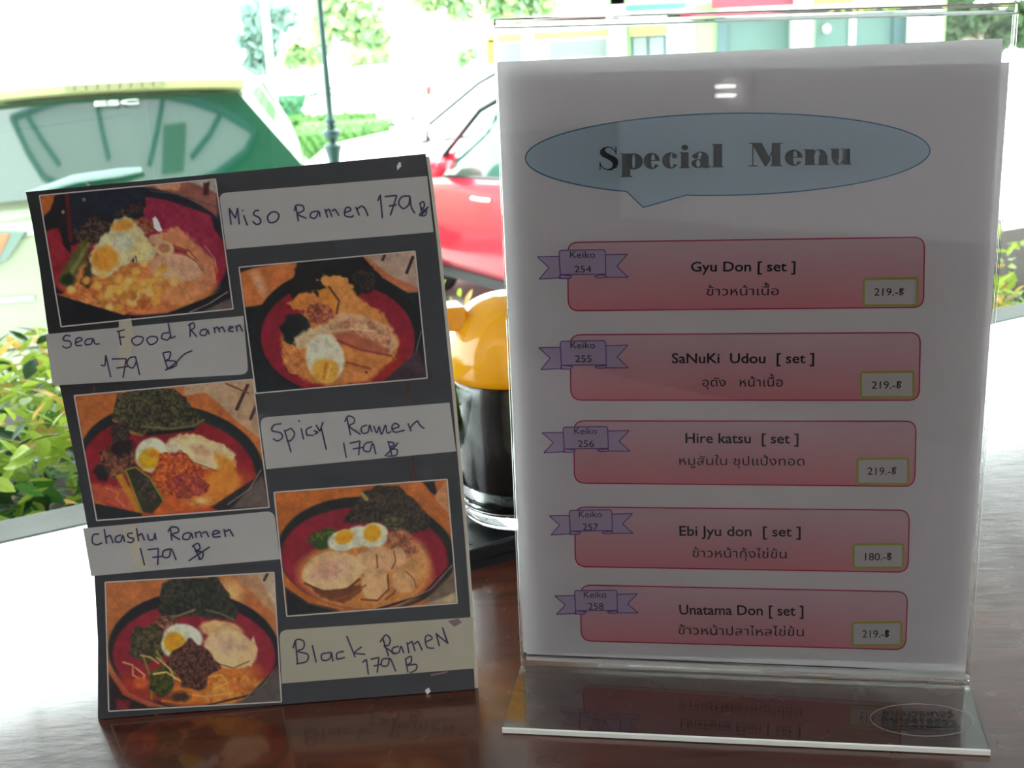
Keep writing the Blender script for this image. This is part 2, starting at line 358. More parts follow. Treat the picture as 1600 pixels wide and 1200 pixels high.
# ---- food photographs: printed pictures, colours stored per vertex on a fine grid
def hsh(ix, iy, sd): 
    v = np.sin(ix*127.1+iy*311.7+sd*74.7)*43758.5453; return v-np.floor(v)
def vnoise(x, y, sc, sd=0):
    x = x/sc; y = y/sc; ix = np.floor(x); iy = np.floor(y); fx = x-ix; fy = y-iy; fx = fx*fx*(3-2*fx); fy = fy*fy*(3-2*fy)
    return (hsh(ix, iy, sd)*(1-fx)+hsh(ix+1, iy, sd)*fx)*(1-fy)+(hsh(ix, iy+1, sd)*(1-fx)+hsh(ix+1, iy+1, sd)*fx)*fy
def paint(X, Y, ops):
    C = np.zeros(X.shape+(3,))
    for op in ops:
        k = op[0]; sd = hash(str(op[1:4])) % 97 if False else int(abs(sum(np.ravel(np.array(op[1][:2] if isinstance(op[1], (list, tuple)) else op[1:3], float)))) % 97)
        if k == 'fill': C[:] = op[1]; continue
        if k == 'e':      # ellipse cx cy rx ry angle colour soft wobble
            _, cx, cy, rx, ry, an, col, soft, wob = op
            a = math.radians(an); dx = X-cx; dy = Y-cy; u = (dx*math.cos(a)+dy*math.sin(a))/rx; v = (-dx*math.sin(a)+dy*math.cos(a))/ry
            d = (1-np.sqrt(u*u+v*v))*min(rx, ry)
            if wob: d = d+(vnoise(X, Y, min(rx, ry)*.45+8, sd)-.5)*2*wob
            m = np.clip(d/(soft*1.5)+.5, 0, 1)
        elif k == 'p':    # polygon colour soft wobble
            _, pts, col, soft, wob = op
            pts = np.array(pts, float); q = np.roll(pts, -1, 0); D = np.full(X.shape, 1e9); ins = np.zeros(X.shape, bool)
            for (x1, y1), (x2, y2) in zip(pts, q):
                ex_, ey_ = x2-x1, y2-y1; t = np.clip(((X-x1)*ex_+(Y-y1)*ey_)/(ex_*ex_+ey_*ey_+1e-9), 0, 1)
                D = np.minimum(D, np.hypot(X-x1-t*ex_, Y-y1-t*ey_))
                if y1 != y2: ins ^= ((y1 > Y) != (y2 > Y)) & (X < (x2-x1)*(Y-y1)/(y2-y1)+x1)
            d = np.where(ins, D, -D)
            if wob: d = d+(vnoise(X, Y, 26, sd)-.5)*2*wob
            m = np.clip(d/(soft*1.5)+.5, 0, 1)
        elif k == 'l':    # line pts width colour soft
            _, pts, wd, col, soft = op
            D = np.full(X.shape, 1e9)
            for (x1, y1), (x2, y2) in zip(pts[:-1], pts[1:]):
                ex_, ey_ = x2-x1, y2-y1; t = np.clip(((X-x1)*ex_+(Y-y1)*ey_)/(ex_*ex_+ey_*ey_+1e-9), 0, 1)
                D = np.minimum(D, np.hypot(X-x1-t*ex_, Y-y1-t*ey_))
            m = np.clip((wd/2-D)/soft+.5, 0, 1)
        elif k == 's':    # speckle inside an ellipse: cx cy rx ry angle colourA colourB scale
            _, cx, cy, rx, ry, an, c1, c2, sc = op
            a = math.radians(an); dx = X-cx; dy = Y-cy; u = (dx*math.cos(a)+dy*math.sin(a))/rx; v = (-dx*math.sin(a)+dy*math.cos(a))/ry
            d = (1-np.sqrt(u*u+v*v))*min(rx, ry)+(vnoise(X, Y, min(rx, ry)*.4+6, sd)-.5)*min(rx, ry)*.45
            m = np.clip(d/10+.5, 0, 1); nn = np.clip((vnoise(X, Y, sc, sd)*.6+vnoise(X, Y, sc*.45, sd+3)*.4-.2)*1.7, 0, 1)[..., None]
            C = C*(1-m[..., None])+m[..., None]*(np.array(c1)*(1-nn)+np.array(c2)*nn); continue
        elif k == 'sp':   # speckle inside polygon
            _, pts, c1, c2, sc, wob = op
            pts = np.array(pts, float); q = np.roll(pts, -1, 0); D = np.full(X.shape, 1e9); ins = np.zeros(X.shape, bool)
            for (x1, y1), (x2, y2) in zip(pts, q):
                ex_, ey_ = x2-x1, y2-y1; t = np.clip(((X-x1)*ex_+(Y-y1)*ey_)/(ex_*ex_+ey_*ey_+1e-9), 0, 1)
                D = np.minimum(D, np.hypot(X-x1-t*ex_, Y-y1-t*ey_))
                if y1 != y2: ins ^= ((y1 > Y) != (y2 > Y)) & (X < (x2-x1)*(Y-y1)/(y2-y1)+x1)
            d = np.where(ins, D, -D)+(vnoise(X, Y, 30, 5)-.5)*2*wob
            m = np.clip(d/10+.5, 0, 1)[..., None]; nn = np.clip((vnoise(X, Y, sc, 11)*.6+vnoise(X, Y, sc*.45, 14)*.4-.2)*1.7, 0, 1)[..., None]
            C = C*(1-m)+m*(np.array(c1)*(1-nn)+np.array(c2)*nn); continue
        m = m[..., None]; C = C*(1-m)+m*np.array(col, float)
    return C
ORA = (165, 92, 45); RED = (125, 30, 42); BLK = (30, 34, 38); BRO = (190, 120, 65); PNK = (176, 138, 108); DKG = (38, 44, 36); WHT = (176, 172, 150); YLK = (196, 136, 30); CRM = (182, 152, 110)
random.seed(3)
corn = [('e', 560+random.gauss(170, 130), 860+random.gauss(10, 75), 34, 30, 0, random.choice([(196, 150, 72), (184, 132, 62), (205, 165, 96), (170, 110, 55)]), 14, 4) for _ in range(75)]
PHOTO = [
 # 0 upper left: corn, egg and seaweed (crop origin 60,280 scale 5)
 ((62, 305.6, 337, 280, 364.6, 482.6, 96, 510.4), (60, 280, 5), [('fill', (36, 44, 50)),
  ('p', [(0, 120), (150, 115), (130, 260), (60, 340), (0, 380)], (160, 88, 48), 8, 0),
  ('p', [(700, 60), (1400, -20), (1400, 330), (1150, 160), (900, 90)], (125, 78, 66), 20, 6),
  ('p', [(880, 50), (1120, 20), (1100, 90), (960, 80)], (176, 122, 92), 14, 6), ('p', [(1180, 20), (1400, 0), (1400, 110), (1290, 60)], (150, 140, 130), 12, 6), ('p', [(1290, 30), (1340, 20), (1330, 120), (1290, 130)], (60, 36, 40), 10, 0),
  ('e', 760, 560, 800, 500, 6, (30, 40, 46), 10, 0), ('l', [(880, 90), (1100, 120), (1390, 215)], 8, (70, 76, 80), 10),
  ('e', 740, 600, 740, 462, 4, (128, 44, 52), 10, 0), ('p', [(830, 140), (1000, 160), (1350, 280), (1450, 700), (1000, 500), (820, 300)], (128, 44, 62), 12, 0),
  ('p', [(230, 120), (850, 90), (820, 290), (560, 420), (250, 520), (230, 300)], (32, 42, 48), 14, 14), ('p', [(130, 130), (245, 125), (260, 600), (200, 520), (160, 380), (60, 400), (80, 300)], (38, 34, 36), 12, 8), ('l', [(225, 130), (255, 480)], 34, (84, 30, 38), 20),
  ('e', 800, 820, 610, 236, 3, (178, 108, 64), 24, 14), ('s', 650, 900, 480, 150, 0, (160, 88, 52), (196, 128, 74), 40),
  ('s', 430, 400, 140, 100, -30, (40, 34, 34), (92, 74, 62), 14), ('s', 720, 240, 110, 40, -20, (34, 34, 36), (80, 60, 54), 20), ('s', 830, 370, 90, 60, 20, (96, 48, 40), (150, 96, 70), 20),
  ('p', [(180, 720), (340, 480), (420, 500), (330, 700), (250, 850), (180, 800)], (82, 82, 50), 18, 12), ('l', [(220, 800), (390, 510)], 30, (112, 108, 62), 20), ('p', [(330, 820), (400, 560), (440, 640), (420, 820), (380, 860)], (60, 56, 48), 16, 10), ('e', 230, 790, 60, 50, 0, (36, 48, 34), 20, 12),
  ('p', [(560, 400), (600, 310), (700, 290), (760, 330), (860, 470), (940, 560), (880, 640), (740, 640), (620, 700), (520, 800), (430, 740), (400, 620), (430, 540), (500, 450)], (180, 170, 128), 14, 10),
  ('e', 660, 360, 90, 44, -10, (190, 132, 62), 22, 6), ('e', 525, 620, 115, 95, -25, (188, 128, 52), 26, 8), ('e', 790, 540, 90, 80, 20, (190, 172, 116), 26, 10), ('e', 660, 500, 80, 70, 0, (178, 176, 148), 24, 8),
  ('p', [(930, 420), (1090, 370), (1180, 440), (1390, 640), (1380, 820), (1180, 980), (1240, 780), (1160, 560), (980, 480)], (180, 116, 82), 18, 14), ('l', [(1060, 520), (1180, 560), (1290, 690), (1200, 800)], 10, (118, 66, 52), 10),
  ('e', 1085, 690, 205, 110, 8, (184, 142, 112), 18, 8), ('e', 1000, 740, 110, 50, 12, (190, 154, 116), 14, 4), ('l', [(1120, 570), (1230, 640), (1290, 720)], 8, (124, 70, 54), 8), ('e', 985, 540, 78, 62, 20, (186, 152, 112), 8, 0), ('e', 985, 540, 46, 34, 20, (160, 104, 74), 8, 0), ('e', 925, 470, 60, 40, 10, (178, 138, 106), 10, 4),
  ('e', 1060, 880, 170, 90, 10, (186, 122, 78), 30, 10)]+corn+[
  ('p', [(895, 310), (915, 290), (950, 350), (970, 400), (940, 412), (905, 380)], (200, 200, 190), 6, 4), ('p', [(725, 640), (745, 610), (750, 650)], (40, 44, 40), 6, 0), ('l', [(760, 600), (770, 640)], 8, (50, 52, 44), 5),
  ('l', [(1300, 520), (1380, 620), (1390, 690)], 7, (176, 120, 108), 6), ('e', 358, 160, 14, 16, 0, (100, 112, 108), 8, 0), ('e', 195, 256, 12, 14, 0, (140, 140, 130), 6, 0),
  ('p', [(140, 900), (700, 1070), (1000, 1050), (1480, 860), (1530, 1020), (180, 1160)], (30, 38, 42), 10, 0), ('l', [(1180, 1040), (1330, 975), (1480, 880)], 7, (150, 130, 126), 6), ('p', [(1200, 1070), (1500, 930), (1530, 1020)], (86, 74, 72), 12, 0)]),
 # 1 upper right (370,390,5)
 ((373.6, 417.6, 648.4, 392.4, 667.6, 590.6, 400, 614.4), (370, 390, 5), [('fill', (36, 42, 44)),
  ('p', [(20, 170), (300, 110), (480, 90), (450, 230), (200, 430), (60, 450)], (168, 98, 56), 10, 0), ('e', 175, 260, 28, 80, -28, (196, 160, 126), 40, 0), ('p', [(20, 130), (170, 125), (30, 180)], (50, 36, 30), 8, 0),
  ('p', [(980, 50), (1400, 10), (1420, 330), (1340, 340), (1120, 210)], (160, 96, 68), 10, 0), ('p', [(1010, 55), (1400, 10), (1420, 300), (1200, 200)], (158, 132, 114), 10, 0), ('l', [(1375, 60), (1328, 180)], 24, (44, 34, 40), 6), ('l', [(1160, 30), (1140, 80)], 22, (56, 44, 48), 8),
  ('e', 800, 650, 660, 500, 3, (28, 36, 38), 8, 0), ('e', 790, 690, 602, 440, 2, (122, 36, 50), 10, 0), ('e', 900, 860, 420, 200, -10, (134, 46, 36), 60, 0), ('l', [(1440, 640), (1400, 800), (1300, 900)], 6, (120, 116, 108), 6),
  ('p', [(470, 100), (980, 60), (1130, 210), (980, 330), (860, 420), (440, 420), (420, 300)], (38, 38, 36), 16, 10), ('s', 1000, 240, 100, 90, 30, (36, 36, 36), (66, 56, 50), 18),
  ('p', [(340, 680), (420, 560), (560, 460), (700, 300), (950, 380), (1150, 500), (1260, 700), (1230, 850), (1050, 1020), (780, 1070), (560, 1040), (370, 890)], (176, 112, 62), 22, 14),
  ('p', [(630, 240), (680, 200), (860, 215), (950, 380), (1120, 480), (1000, 540), (800, 480), (720, 300)], (184, 122, 66), 12, 16), ('p', [(400, 425), (480, 350), (600, 330), (660, 400), (560, 470), (450, 475)], (180, 112, 58), 12, 12), ('p', [(630, 320), (720, 300), (790, 400), (780, 480), (700, 440)], (188, 120, 52), 12, 8), ('l', [(720, 290), (800, 400), (780, 500)], 14, (84, 46, 44), 12),
  ('s', 650, 500, 110, 80, 0, (108, 58, 50), (170, 100, 70), 18),
  ('e', 460, 600, 110, 105, 30, (30, 40, 38), 14, 16), ('e', 430, 700, 60, 50, 0, (34, 42, 38), 14, 12),
  ('p', [(720, 560), (820, 480), (1000, 520), (1200, 600), (1270, 720), (1220, 820), (1000, 780), (760, 720)], (186, 144, 106), 18, 16), ('s', 1000, 640, 230, 90, 15, (150, 96, 76), (192, 150, 112), 36), ('p', [(740, 660), (900, 640), (1200, 780), (1180, 840), (980, 790), (800, 740)], (150, 84, 62), 20, 10), ('l', [(790, 710), (960, 780), (1210, 830)], 12, (110, 54, 46), 14), ('l', [(860, 880), (1040, 930)], 16, (134, 70, 44), 16), ('l', [(720, 640), (900, 620), (1100, 640)], 9, (196, 164, 122), 8),
  ('p', [(440, 690), (560, 620), (720, 580), (760, 700), (640, 760), (480, 780)], (188, 160, 124), 18, 14),
  ('e', 690, 850, 150, 185, -12, (188, 178, 150), 12, 0), ('p', [(560, 760), (640, 670), (740, 680), (800, 760), (700, 830)], (188, 180, 156), 20, 6), ('e', 690, 945, 105, 95, 0, (196, 142, 58), 20, 4), ('l', [(700, 890), (680, 1010)], 16, (180, 100, 52), 14), ('l', [(735, 900), (705, 1000)], 12, (206, 170, 100), 8), ('e', 1012, 958, 10, 8, 0, (60, 40, 36), 5, 0),
  ('s', 440, 860, 80, 120, -20, (160, 92, 50), (190, 130, 76), 30), ('p', [(560, 1080), (620, 1040), (560, 1060)], RED, 8, 0),
  ('p', [(1290, 900), (1420, 780), (1480, 960), (1490, 1010), (1140, 1030)], (62, 50, 54), 10, 0)]),
 # 2 middle left (110,590,5)
 ((116.4, 618, 395, 592.4, 421, 792.4, 151.6, 813), (110, 590, 5), [('fill', (162, 92, 46)),
  ('p', [(890, 60), (1420, 10), (1480, 470), (1300, 340), (1180, 220), (1060, 120), (890, 140)], (160, 130, 100), 8, 0), ('l', [(1385, 60), (1300, 245)], 26, (60, 34, 34), 6), ('l', [(1215, 45), (1390, 120)], 12, (96, 56, 44), 8), ('l', [(1450, 220), (1410, 320)], 24, (60, 40, 38), 6),
  ('e', 790, 680, 725, 470, 8, (30, 34, 34), 8, 0), ('e', 770, 725, 680, 428, 6, (120, 28, 36), 10, 0), ('e', 900, 900, 500, 180, -10, (168, 80, 34), 60, 10), ('p', [(150, 830), (500, 860), (560, 1060), (200, 960)], (158, 70, 48), 20, 10),
  ('sp', [(370, 120), (560, 90), (800, 80), (900, 160), (960, 240), (1050, 320), (980, 400), (800, 430), (560, 450), (400, 380), (330, 300), (350, 200)], (30, 30, 26), (84, 78, 50), 20, 8), ('l', [(340, 330), (450, 420), (560, 450)], 24, (120, 92, 50), 14), ('l', [(560, 380), (780, 400), (960, 380), (1040, 330)], 18, (100, 90, 56), 12), ('l', [(600, 440), (800, 420), (960, 400)], 26, (26, 26, 24), 12), ('s', 390, 430, 80, 90, 20, (34, 28, 28), (70, 54, 46), 18),
  ('s', 380, 640, 160, 130, -30, (50, 32, 30), (130, 80, 56), 22), ('e', 400, 550, 100, 60, -10, (34, 28, 28), 20, 12), ('e', 240, 740, 50, 70, -30, (32, 32, 30), 16, 8),
  ('p', [(760, 490), (860, 440), (1010, 440), (1080, 480), (1200, 520), (1290, 600), (1290, 700), (1150, 730), (960, 660), (830, 560)], (190, 164, 116), 12, 8), ('e', 1030, 600, 170, 95, 25, (194, 170, 128), 14, 4), ('e', 1020, 570, 80, 40, 25, (180, 140, 104), 20, 0), ('p', [(1130, 580), (1290, 660), (1290, 760), (1180, 740), (1130, 640)], (190, 122, 44), 24, 6), ('l', [(830, 540), (960, 660), (1150, 730)], 8, (110, 62, 40), 8),
  ('e', 640, 600, 135, 130, -20, (188, 184, 156), 12, 4), ('e', 800, 540, 60, 50, 0, (186, 172, 140), 16, 4), ('e', 625, 640, 92, 88, -30, (180, 140, 30), 22, 4), ('e', 650, 590, 40, 24, 0, (180, 108, 26), 16, 0), ('p', [(560, 720), (640, 745), (660, 700)], (176, 170, 120), 12, 0),
  ('e', 1180, 830, 160, 110, -20, (186, 112, 38), 30, 14), ('e', 1040, 960, 140, 40, 0, (186, 120, 56), 24, 10), ('e', 1020, 960, 34, 22, 0, (196, 160, 110), 14, 4),
  ('s', 840, 750, 215, 170, 20, (120, 44, 26), (190, 96, 44), 22), ('s', 930, 850, 150, 90, 0, (110, 36, 40), (160, 76, 50), 26),
  ('p', [(350, 760), (410, 750), (560, 1060), (520, 1060), (400, 850)], (158, 106, 34), 12, 6), ('p', [(430, 710), (500, 700), (620, 780), (730, 950), (700, 1000), (640, 1060), (560, 1050), (480, 860)], (46, 44, 34), 10, 4), ('l', [(435, 720), (510, 700), (620, 780), (725, 955)], 14, (116, 116, 48), 8), ('l', [(435, 730), (500, 900), (560, 1050)], 14, (130, 110, 40), 8), ('s', 600, 880, 60, 110, -30, (36, 34, 30), (76, 62, 48), 30),
  ('l', [(280, 860), (380, 900), (360, 940), (420, 1000)], 16, (176, 96, 70), 12), ('p', [(190, 980), (560, 1060), (560, 1100), (210, 1110)], (30, 34, 36), 8, 0), ('p', [(1100, 1010), (1480, 760), (1500, 650), (1560, 1000), (1200, 1060)], (40, 34, 34), 10, 0), ('p', [(1260, 1020), (1500, 760), (1560, 1010)], (84, 72, 66), 14, 0), ('l', [(1230, 990), (1400, 870), (1490, 720)], 6, (140, 124, 116), 5)]),
 # 3 lower left (100,780,3.2444)
 ((164.7, 909.5, 428.3, 894, 440, 1096, 170.3, 1110.7), (100, 780, 3.2444), [('fill', (158, 92, 50)),
  ('p', [(860, 380), (1070, 370), (1085, 600), (1000, 520)], (160, 118, 84), 8, 0), ('p', [(980, 375), (1070, 370), (1080, 560)], (168, 146, 118), 12, 0), ('l', [(1032, 378), (1015, 410)], 14, (52, 36, 34), 4), ('e', 860, 460, 40, 60, -40, (196, 150, 92), 30, 0),
  ('e', 660, 770, 436, 300, 3, (30, 30, 32), 6, 0), ('e', 660, 790, 412, 262, 2, (120, 32, 42), 8, 0), ('e', 760, 940, 240, 110, -8, (176, 100, 38), 40, 8), ('e', 380, 960, 120, 60, 20, (140, 44, 34), 30, 0),
  ('sp', [(500, 430), (560, 400), (780, 395), (830, 470), (880, 570), (860, 615), (740, 600), (600, 590), (520, 640), (480, 560), (490, 480)], (28, 30, 28), (58, 56, 44), 14, 6), ('l', [(500, 600), (580, 590), (660, 560)], 10, (118, 104, 66), 10), ('l', [(720, 560), (800, 580), (860, 610)], 9, (96, 92, 64), 8),
  ('s', 430, 730, 100, 100, -20, (34, 34, 28), (84, 74, 46), 14), ('s', 520, 620, 60, 30, 0, (60, 36, 30), (150, 104, 76), 10),
  ('e', 800, 660, 110, 45, 8, (186, 146, 98), 8, 4), ('e', 845, 760, 135, 95, 12, (190, 158, 114), 8, 4), ('e', 830, 740, 70, 44, 12, (186, 150, 118), 20, 0), ('p', [(880, 820), (960, 700), (985, 760), (950, 850)], (188, 154, 110), 8, 4), ('l', [(770, 830), (860, 855), (940, 820)], 6, (120, 66, 40), 5),
  ('e', 605, 700, 100, 70, 10, (188, 184, 160), 8, 2), ('e', 555, 730, 60, 70, 20, (186, 180, 140), 8, 0), ('e', 560, 725, 54, 50, 10, (190, 136, 30), 12, 2),
  ('s', 850, 960, 140, 70, -15, (160, 84, 34), (192, 126, 56), 24), ('l', [(720, 900), (800, 890), (830, 930), (760, 960)], 9, (196, 140, 66), 6), ('l', [(580, 980), (720, 1000), (860, 980)], 9, (190, 134, 72), 6), ('l', [(500, 1020), (600, 1030), (700, 1010)], 12, (178, 104, 40), 8),
  ('s', 655, 835, 118, 120, 20, (46, 26, 24), (104, 66, 52), 11),
  ('l', [(400, 790), (440, 900), (445, 1010)], 13, (104, 98, 40), 6), ('l', [(470, 770), (520, 850), (560, 880)], 14, (112, 108, 50), 6), ('s', 500, 920, 60, 80, 0, (34, 38, 22), (76, 76, 30), 14), ('l', [(470, 800), (540, 860), (560, 910)], 8, (186, 150, 90), 5), ('l', [(455, 885), (520, 875), (590, 920)], 9, (190, 154, 90), 5), ('l', [(300, 825), (350, 840), (350, 890), (400, 920), (410, 890), (360, 850)], 9, (190, 128, 84), 5), ('e', 390, 930, 36, 30, 0, (176, 84, 40), 14, 4), ('l', [(390, 790), (440, 800), (480, 830)], 8, (170, 140, 84), 6), ('e', 590, 1000, 50, 26, 0, (60, 34, 26), 12, 4),
  ('p', [(228, 880), (300, 990), (430, 1050), (640, 1060), (230, 1080)], (34, 24, 26), 8, 0), ('l', [(240, 880), (330, 985), (470, 1045)], 6, (130, 84, 70), 4), ('p', [(880, 1040), (1090, 850), (1105, 1030)], (74, 66, 62), 10, 0), ('l', [(700, 1050), (950, 990), (1085, 850)], 10, (38, 32, 32), 5), ('l', [(900, 1020), (1010, 940), (1080, 850)], 4, (110, 96, 88), 3), ('p', [(260, 1010), (340, 1020), (330, 1070), (270, 1070)], (96, 30, 34), 14, 0)]),
 # 4 lower right (400,740,3.158)
 ((428.5, 769, 698.6, 748.5, 714.4, 942, 448.4, 962.6), (400, 740, 3.158), [('fill', (158, 86, 36)),
  ('p', [(820, 40), (880, 36), (900, 120), (860, 90)], (40, 34, 36), 6, 0), ('p', [(880, 110), (940, 30), (960, 220), (900, 160)], (170, 118, 80), 6, 0), ('p', [(700, 50), (820, 45), (950, 200), (860, 190)], (160, 90, 44), 8, 0),
  ('e', 545, 395, 440, 280, 4, (30, 32, 30), 6, 0), ('e', 535, 415, 412, 250, 2, (118, 28, 40), 8, 0), ('e', 535, 500, 330, 172, 0, (170, 108, 54), 20, 8), ('e', 760, 430, 100, 110, 0, (176, 124, 74), 24, 8),
  ('sp', [(420, 240), (480, 170), (530, 90), (600, 55), (700, 60), (780, 130), (860, 210), (850, 280), (740, 300), (620, 240), (500, 250)], (30, 30, 26), (72, 58, 46), 12, 6), ('s', 690, 250, 60, 40, 20, (30, 34, 28), (96, 84, 60), 10), ('l', [(525, 100), (545, 125)], 20, (130, 112, 66), 8),
  ('s', 340, 310, 80, 36, -8, (34, 50, 24), (80, 92, 34), 12), ('e', 320, 350, 50, 26, 0, (44, 58, 26), 10, 6),
  ('e', 430, 330, 78, 52, -15, (188, 184, 156), 7, 2), ('e', 505, 310, 60, 55, 0, (186, 178, 150), 8, 4), ('e', 580, 305, 72, 62, -15, (188, 184, 156), 7, 2), ('e', 435, 312, 46, 34, -20, (194, 134, 24), 10, 0), ('e', 575, 292, 44, 42, -30, (196, 136, 22), 10, 0),
  ('s', 720, 340, 90, 60, 30, (110, 62, 46), (170, 112, 74), 16),
  ('p', [(270, 560), (400, 570), (540, 540), (560, 560), (430, 640), (320, 610)], (96, 54, 32), 8, 6), ('e', 620, 420, 80, 60, 20, (182, 138, 96), 6, 4), ('e', 700, 410, 40, 50, 0, (180, 136, 96), 6, 2), ('e', 545, 440, 60, 55, 10, (184, 142, 100), 6, 2), ('l', [(595, 400), (600, 460), (560, 500)], 7, (104, 56, 38), 4), ('l', [(680, 380), (690, 430), (670, 470)], 6, (110, 60, 42), 4),
  ('e', 590, 545, 70, 80, 10, (184, 140, 96), 6, 2), ('l', [(650, 500), (655, 570), (600, 625), (520, 620)], 9, (96, 52, 34), 5), ('l', [(700, 530), (680, 590), (640, 620)], 8, (110, 60, 38), 5), ('e', 730, 530, 60, 60, 0, (182, 136, 90), 8, 4), ('l', [(740, 480), (780, 520), (790, 560)], 6, (124, 72, 46), 4),
  ('e', 375, 480, 145, 96, -8, (190, 154, 110), 7, 4), ('e', 360, 478, 90, 48, -12, (184, 136, 108), 16, 2), ('e', 440, 440, 44, 30, 0, (188, 150, 116), 10, 2), ('l', [(240, 540), (330, 580), (450, 570), (510, 520)], 10, (84, 46, 30), 6), ('l', [(330, 540), (420, 490), (470, 450)], 5, (196, 160, 120), 4), ('l', [(380, 620), (470, 600), (540, 550)], 8, (120, 66, 36), 5),
  ('p', [(145, 560), (260, 640), (420, 680), (155, 702)], (30, 28, 28), 8, 0), ('l', [(150, 570), (260, 640), (400, 670)], 7, (60, 50, 46), 5), ('l', [(600, 668), (820, 600), (972, 440)], 12, (36, 30, 30), 5), ('l', [(700, 650), (860, 570), (970, 450)], 4, (120, 110, 100), 3), ('p', [(820, 640), (980, 480), (992, 636)], (96, 80, 64), 10, 0), ('p', [(850, 640), (985, 585), (992, 636)], (150, 132, 100), 8, 0)]),
]
m_photo = attr_mat('printed_food_photo', .32, .4)
PL = ['printed photo of a ramen bowl with corn and egg', 'printed photo of a ramen bowl with half an egg in front', 'printed photo of a ramen bowl with red minced meat', 'printed photo of a ramen bowl with dark minced meat ball', 'printed photo of a ramen bowl with sliced pork and two eggs']
for k, (q, (ox, oy, sc), ops) in enumerate(PHOTO):
    q = np.array(q).reshape(4, 2)
    P, X, Y = quadgrid(BS, q, 230, 170, .00035)
    C = paint((X-ox)*sc, (Y-oy)*sc, ops)
    C = C*(1+.12*(vnoise(X, Y, 2.2, k)-.5)[..., None]+.16*(vnoise(X, Y, 7.5, k+9)-.5)[..., None]+.14*(vnoise(X, Y, 19, k+5)-.5)[..., None])
    C = np.clip(C, 4, 250)/255; C = np.where(C <= .04045, C/12.92, ((C+.055)/1.055)**2.4)
    veil = .006 if k > 1 else .016
    C = np.clip((C-veil)/KP, .008, .9)
    b = MB(); b.grid(P); b.c = C.reshape(-1, 3)
    fr_ = b.build('food_photo', m_photo, bo, world=False, label=PL[k])
    g = MB(); c = q.mean(0); qo = c+(q-c)*1.0; out = []
    for i in range(4):
        stroke(g, BS, [q[i]+(q[(i+1) % 4]-q[i])*t for t in np.linspace(0, 1, 9)], 2.0, .00045)
    g.build('print_border', m_pale, fr_, world=False)
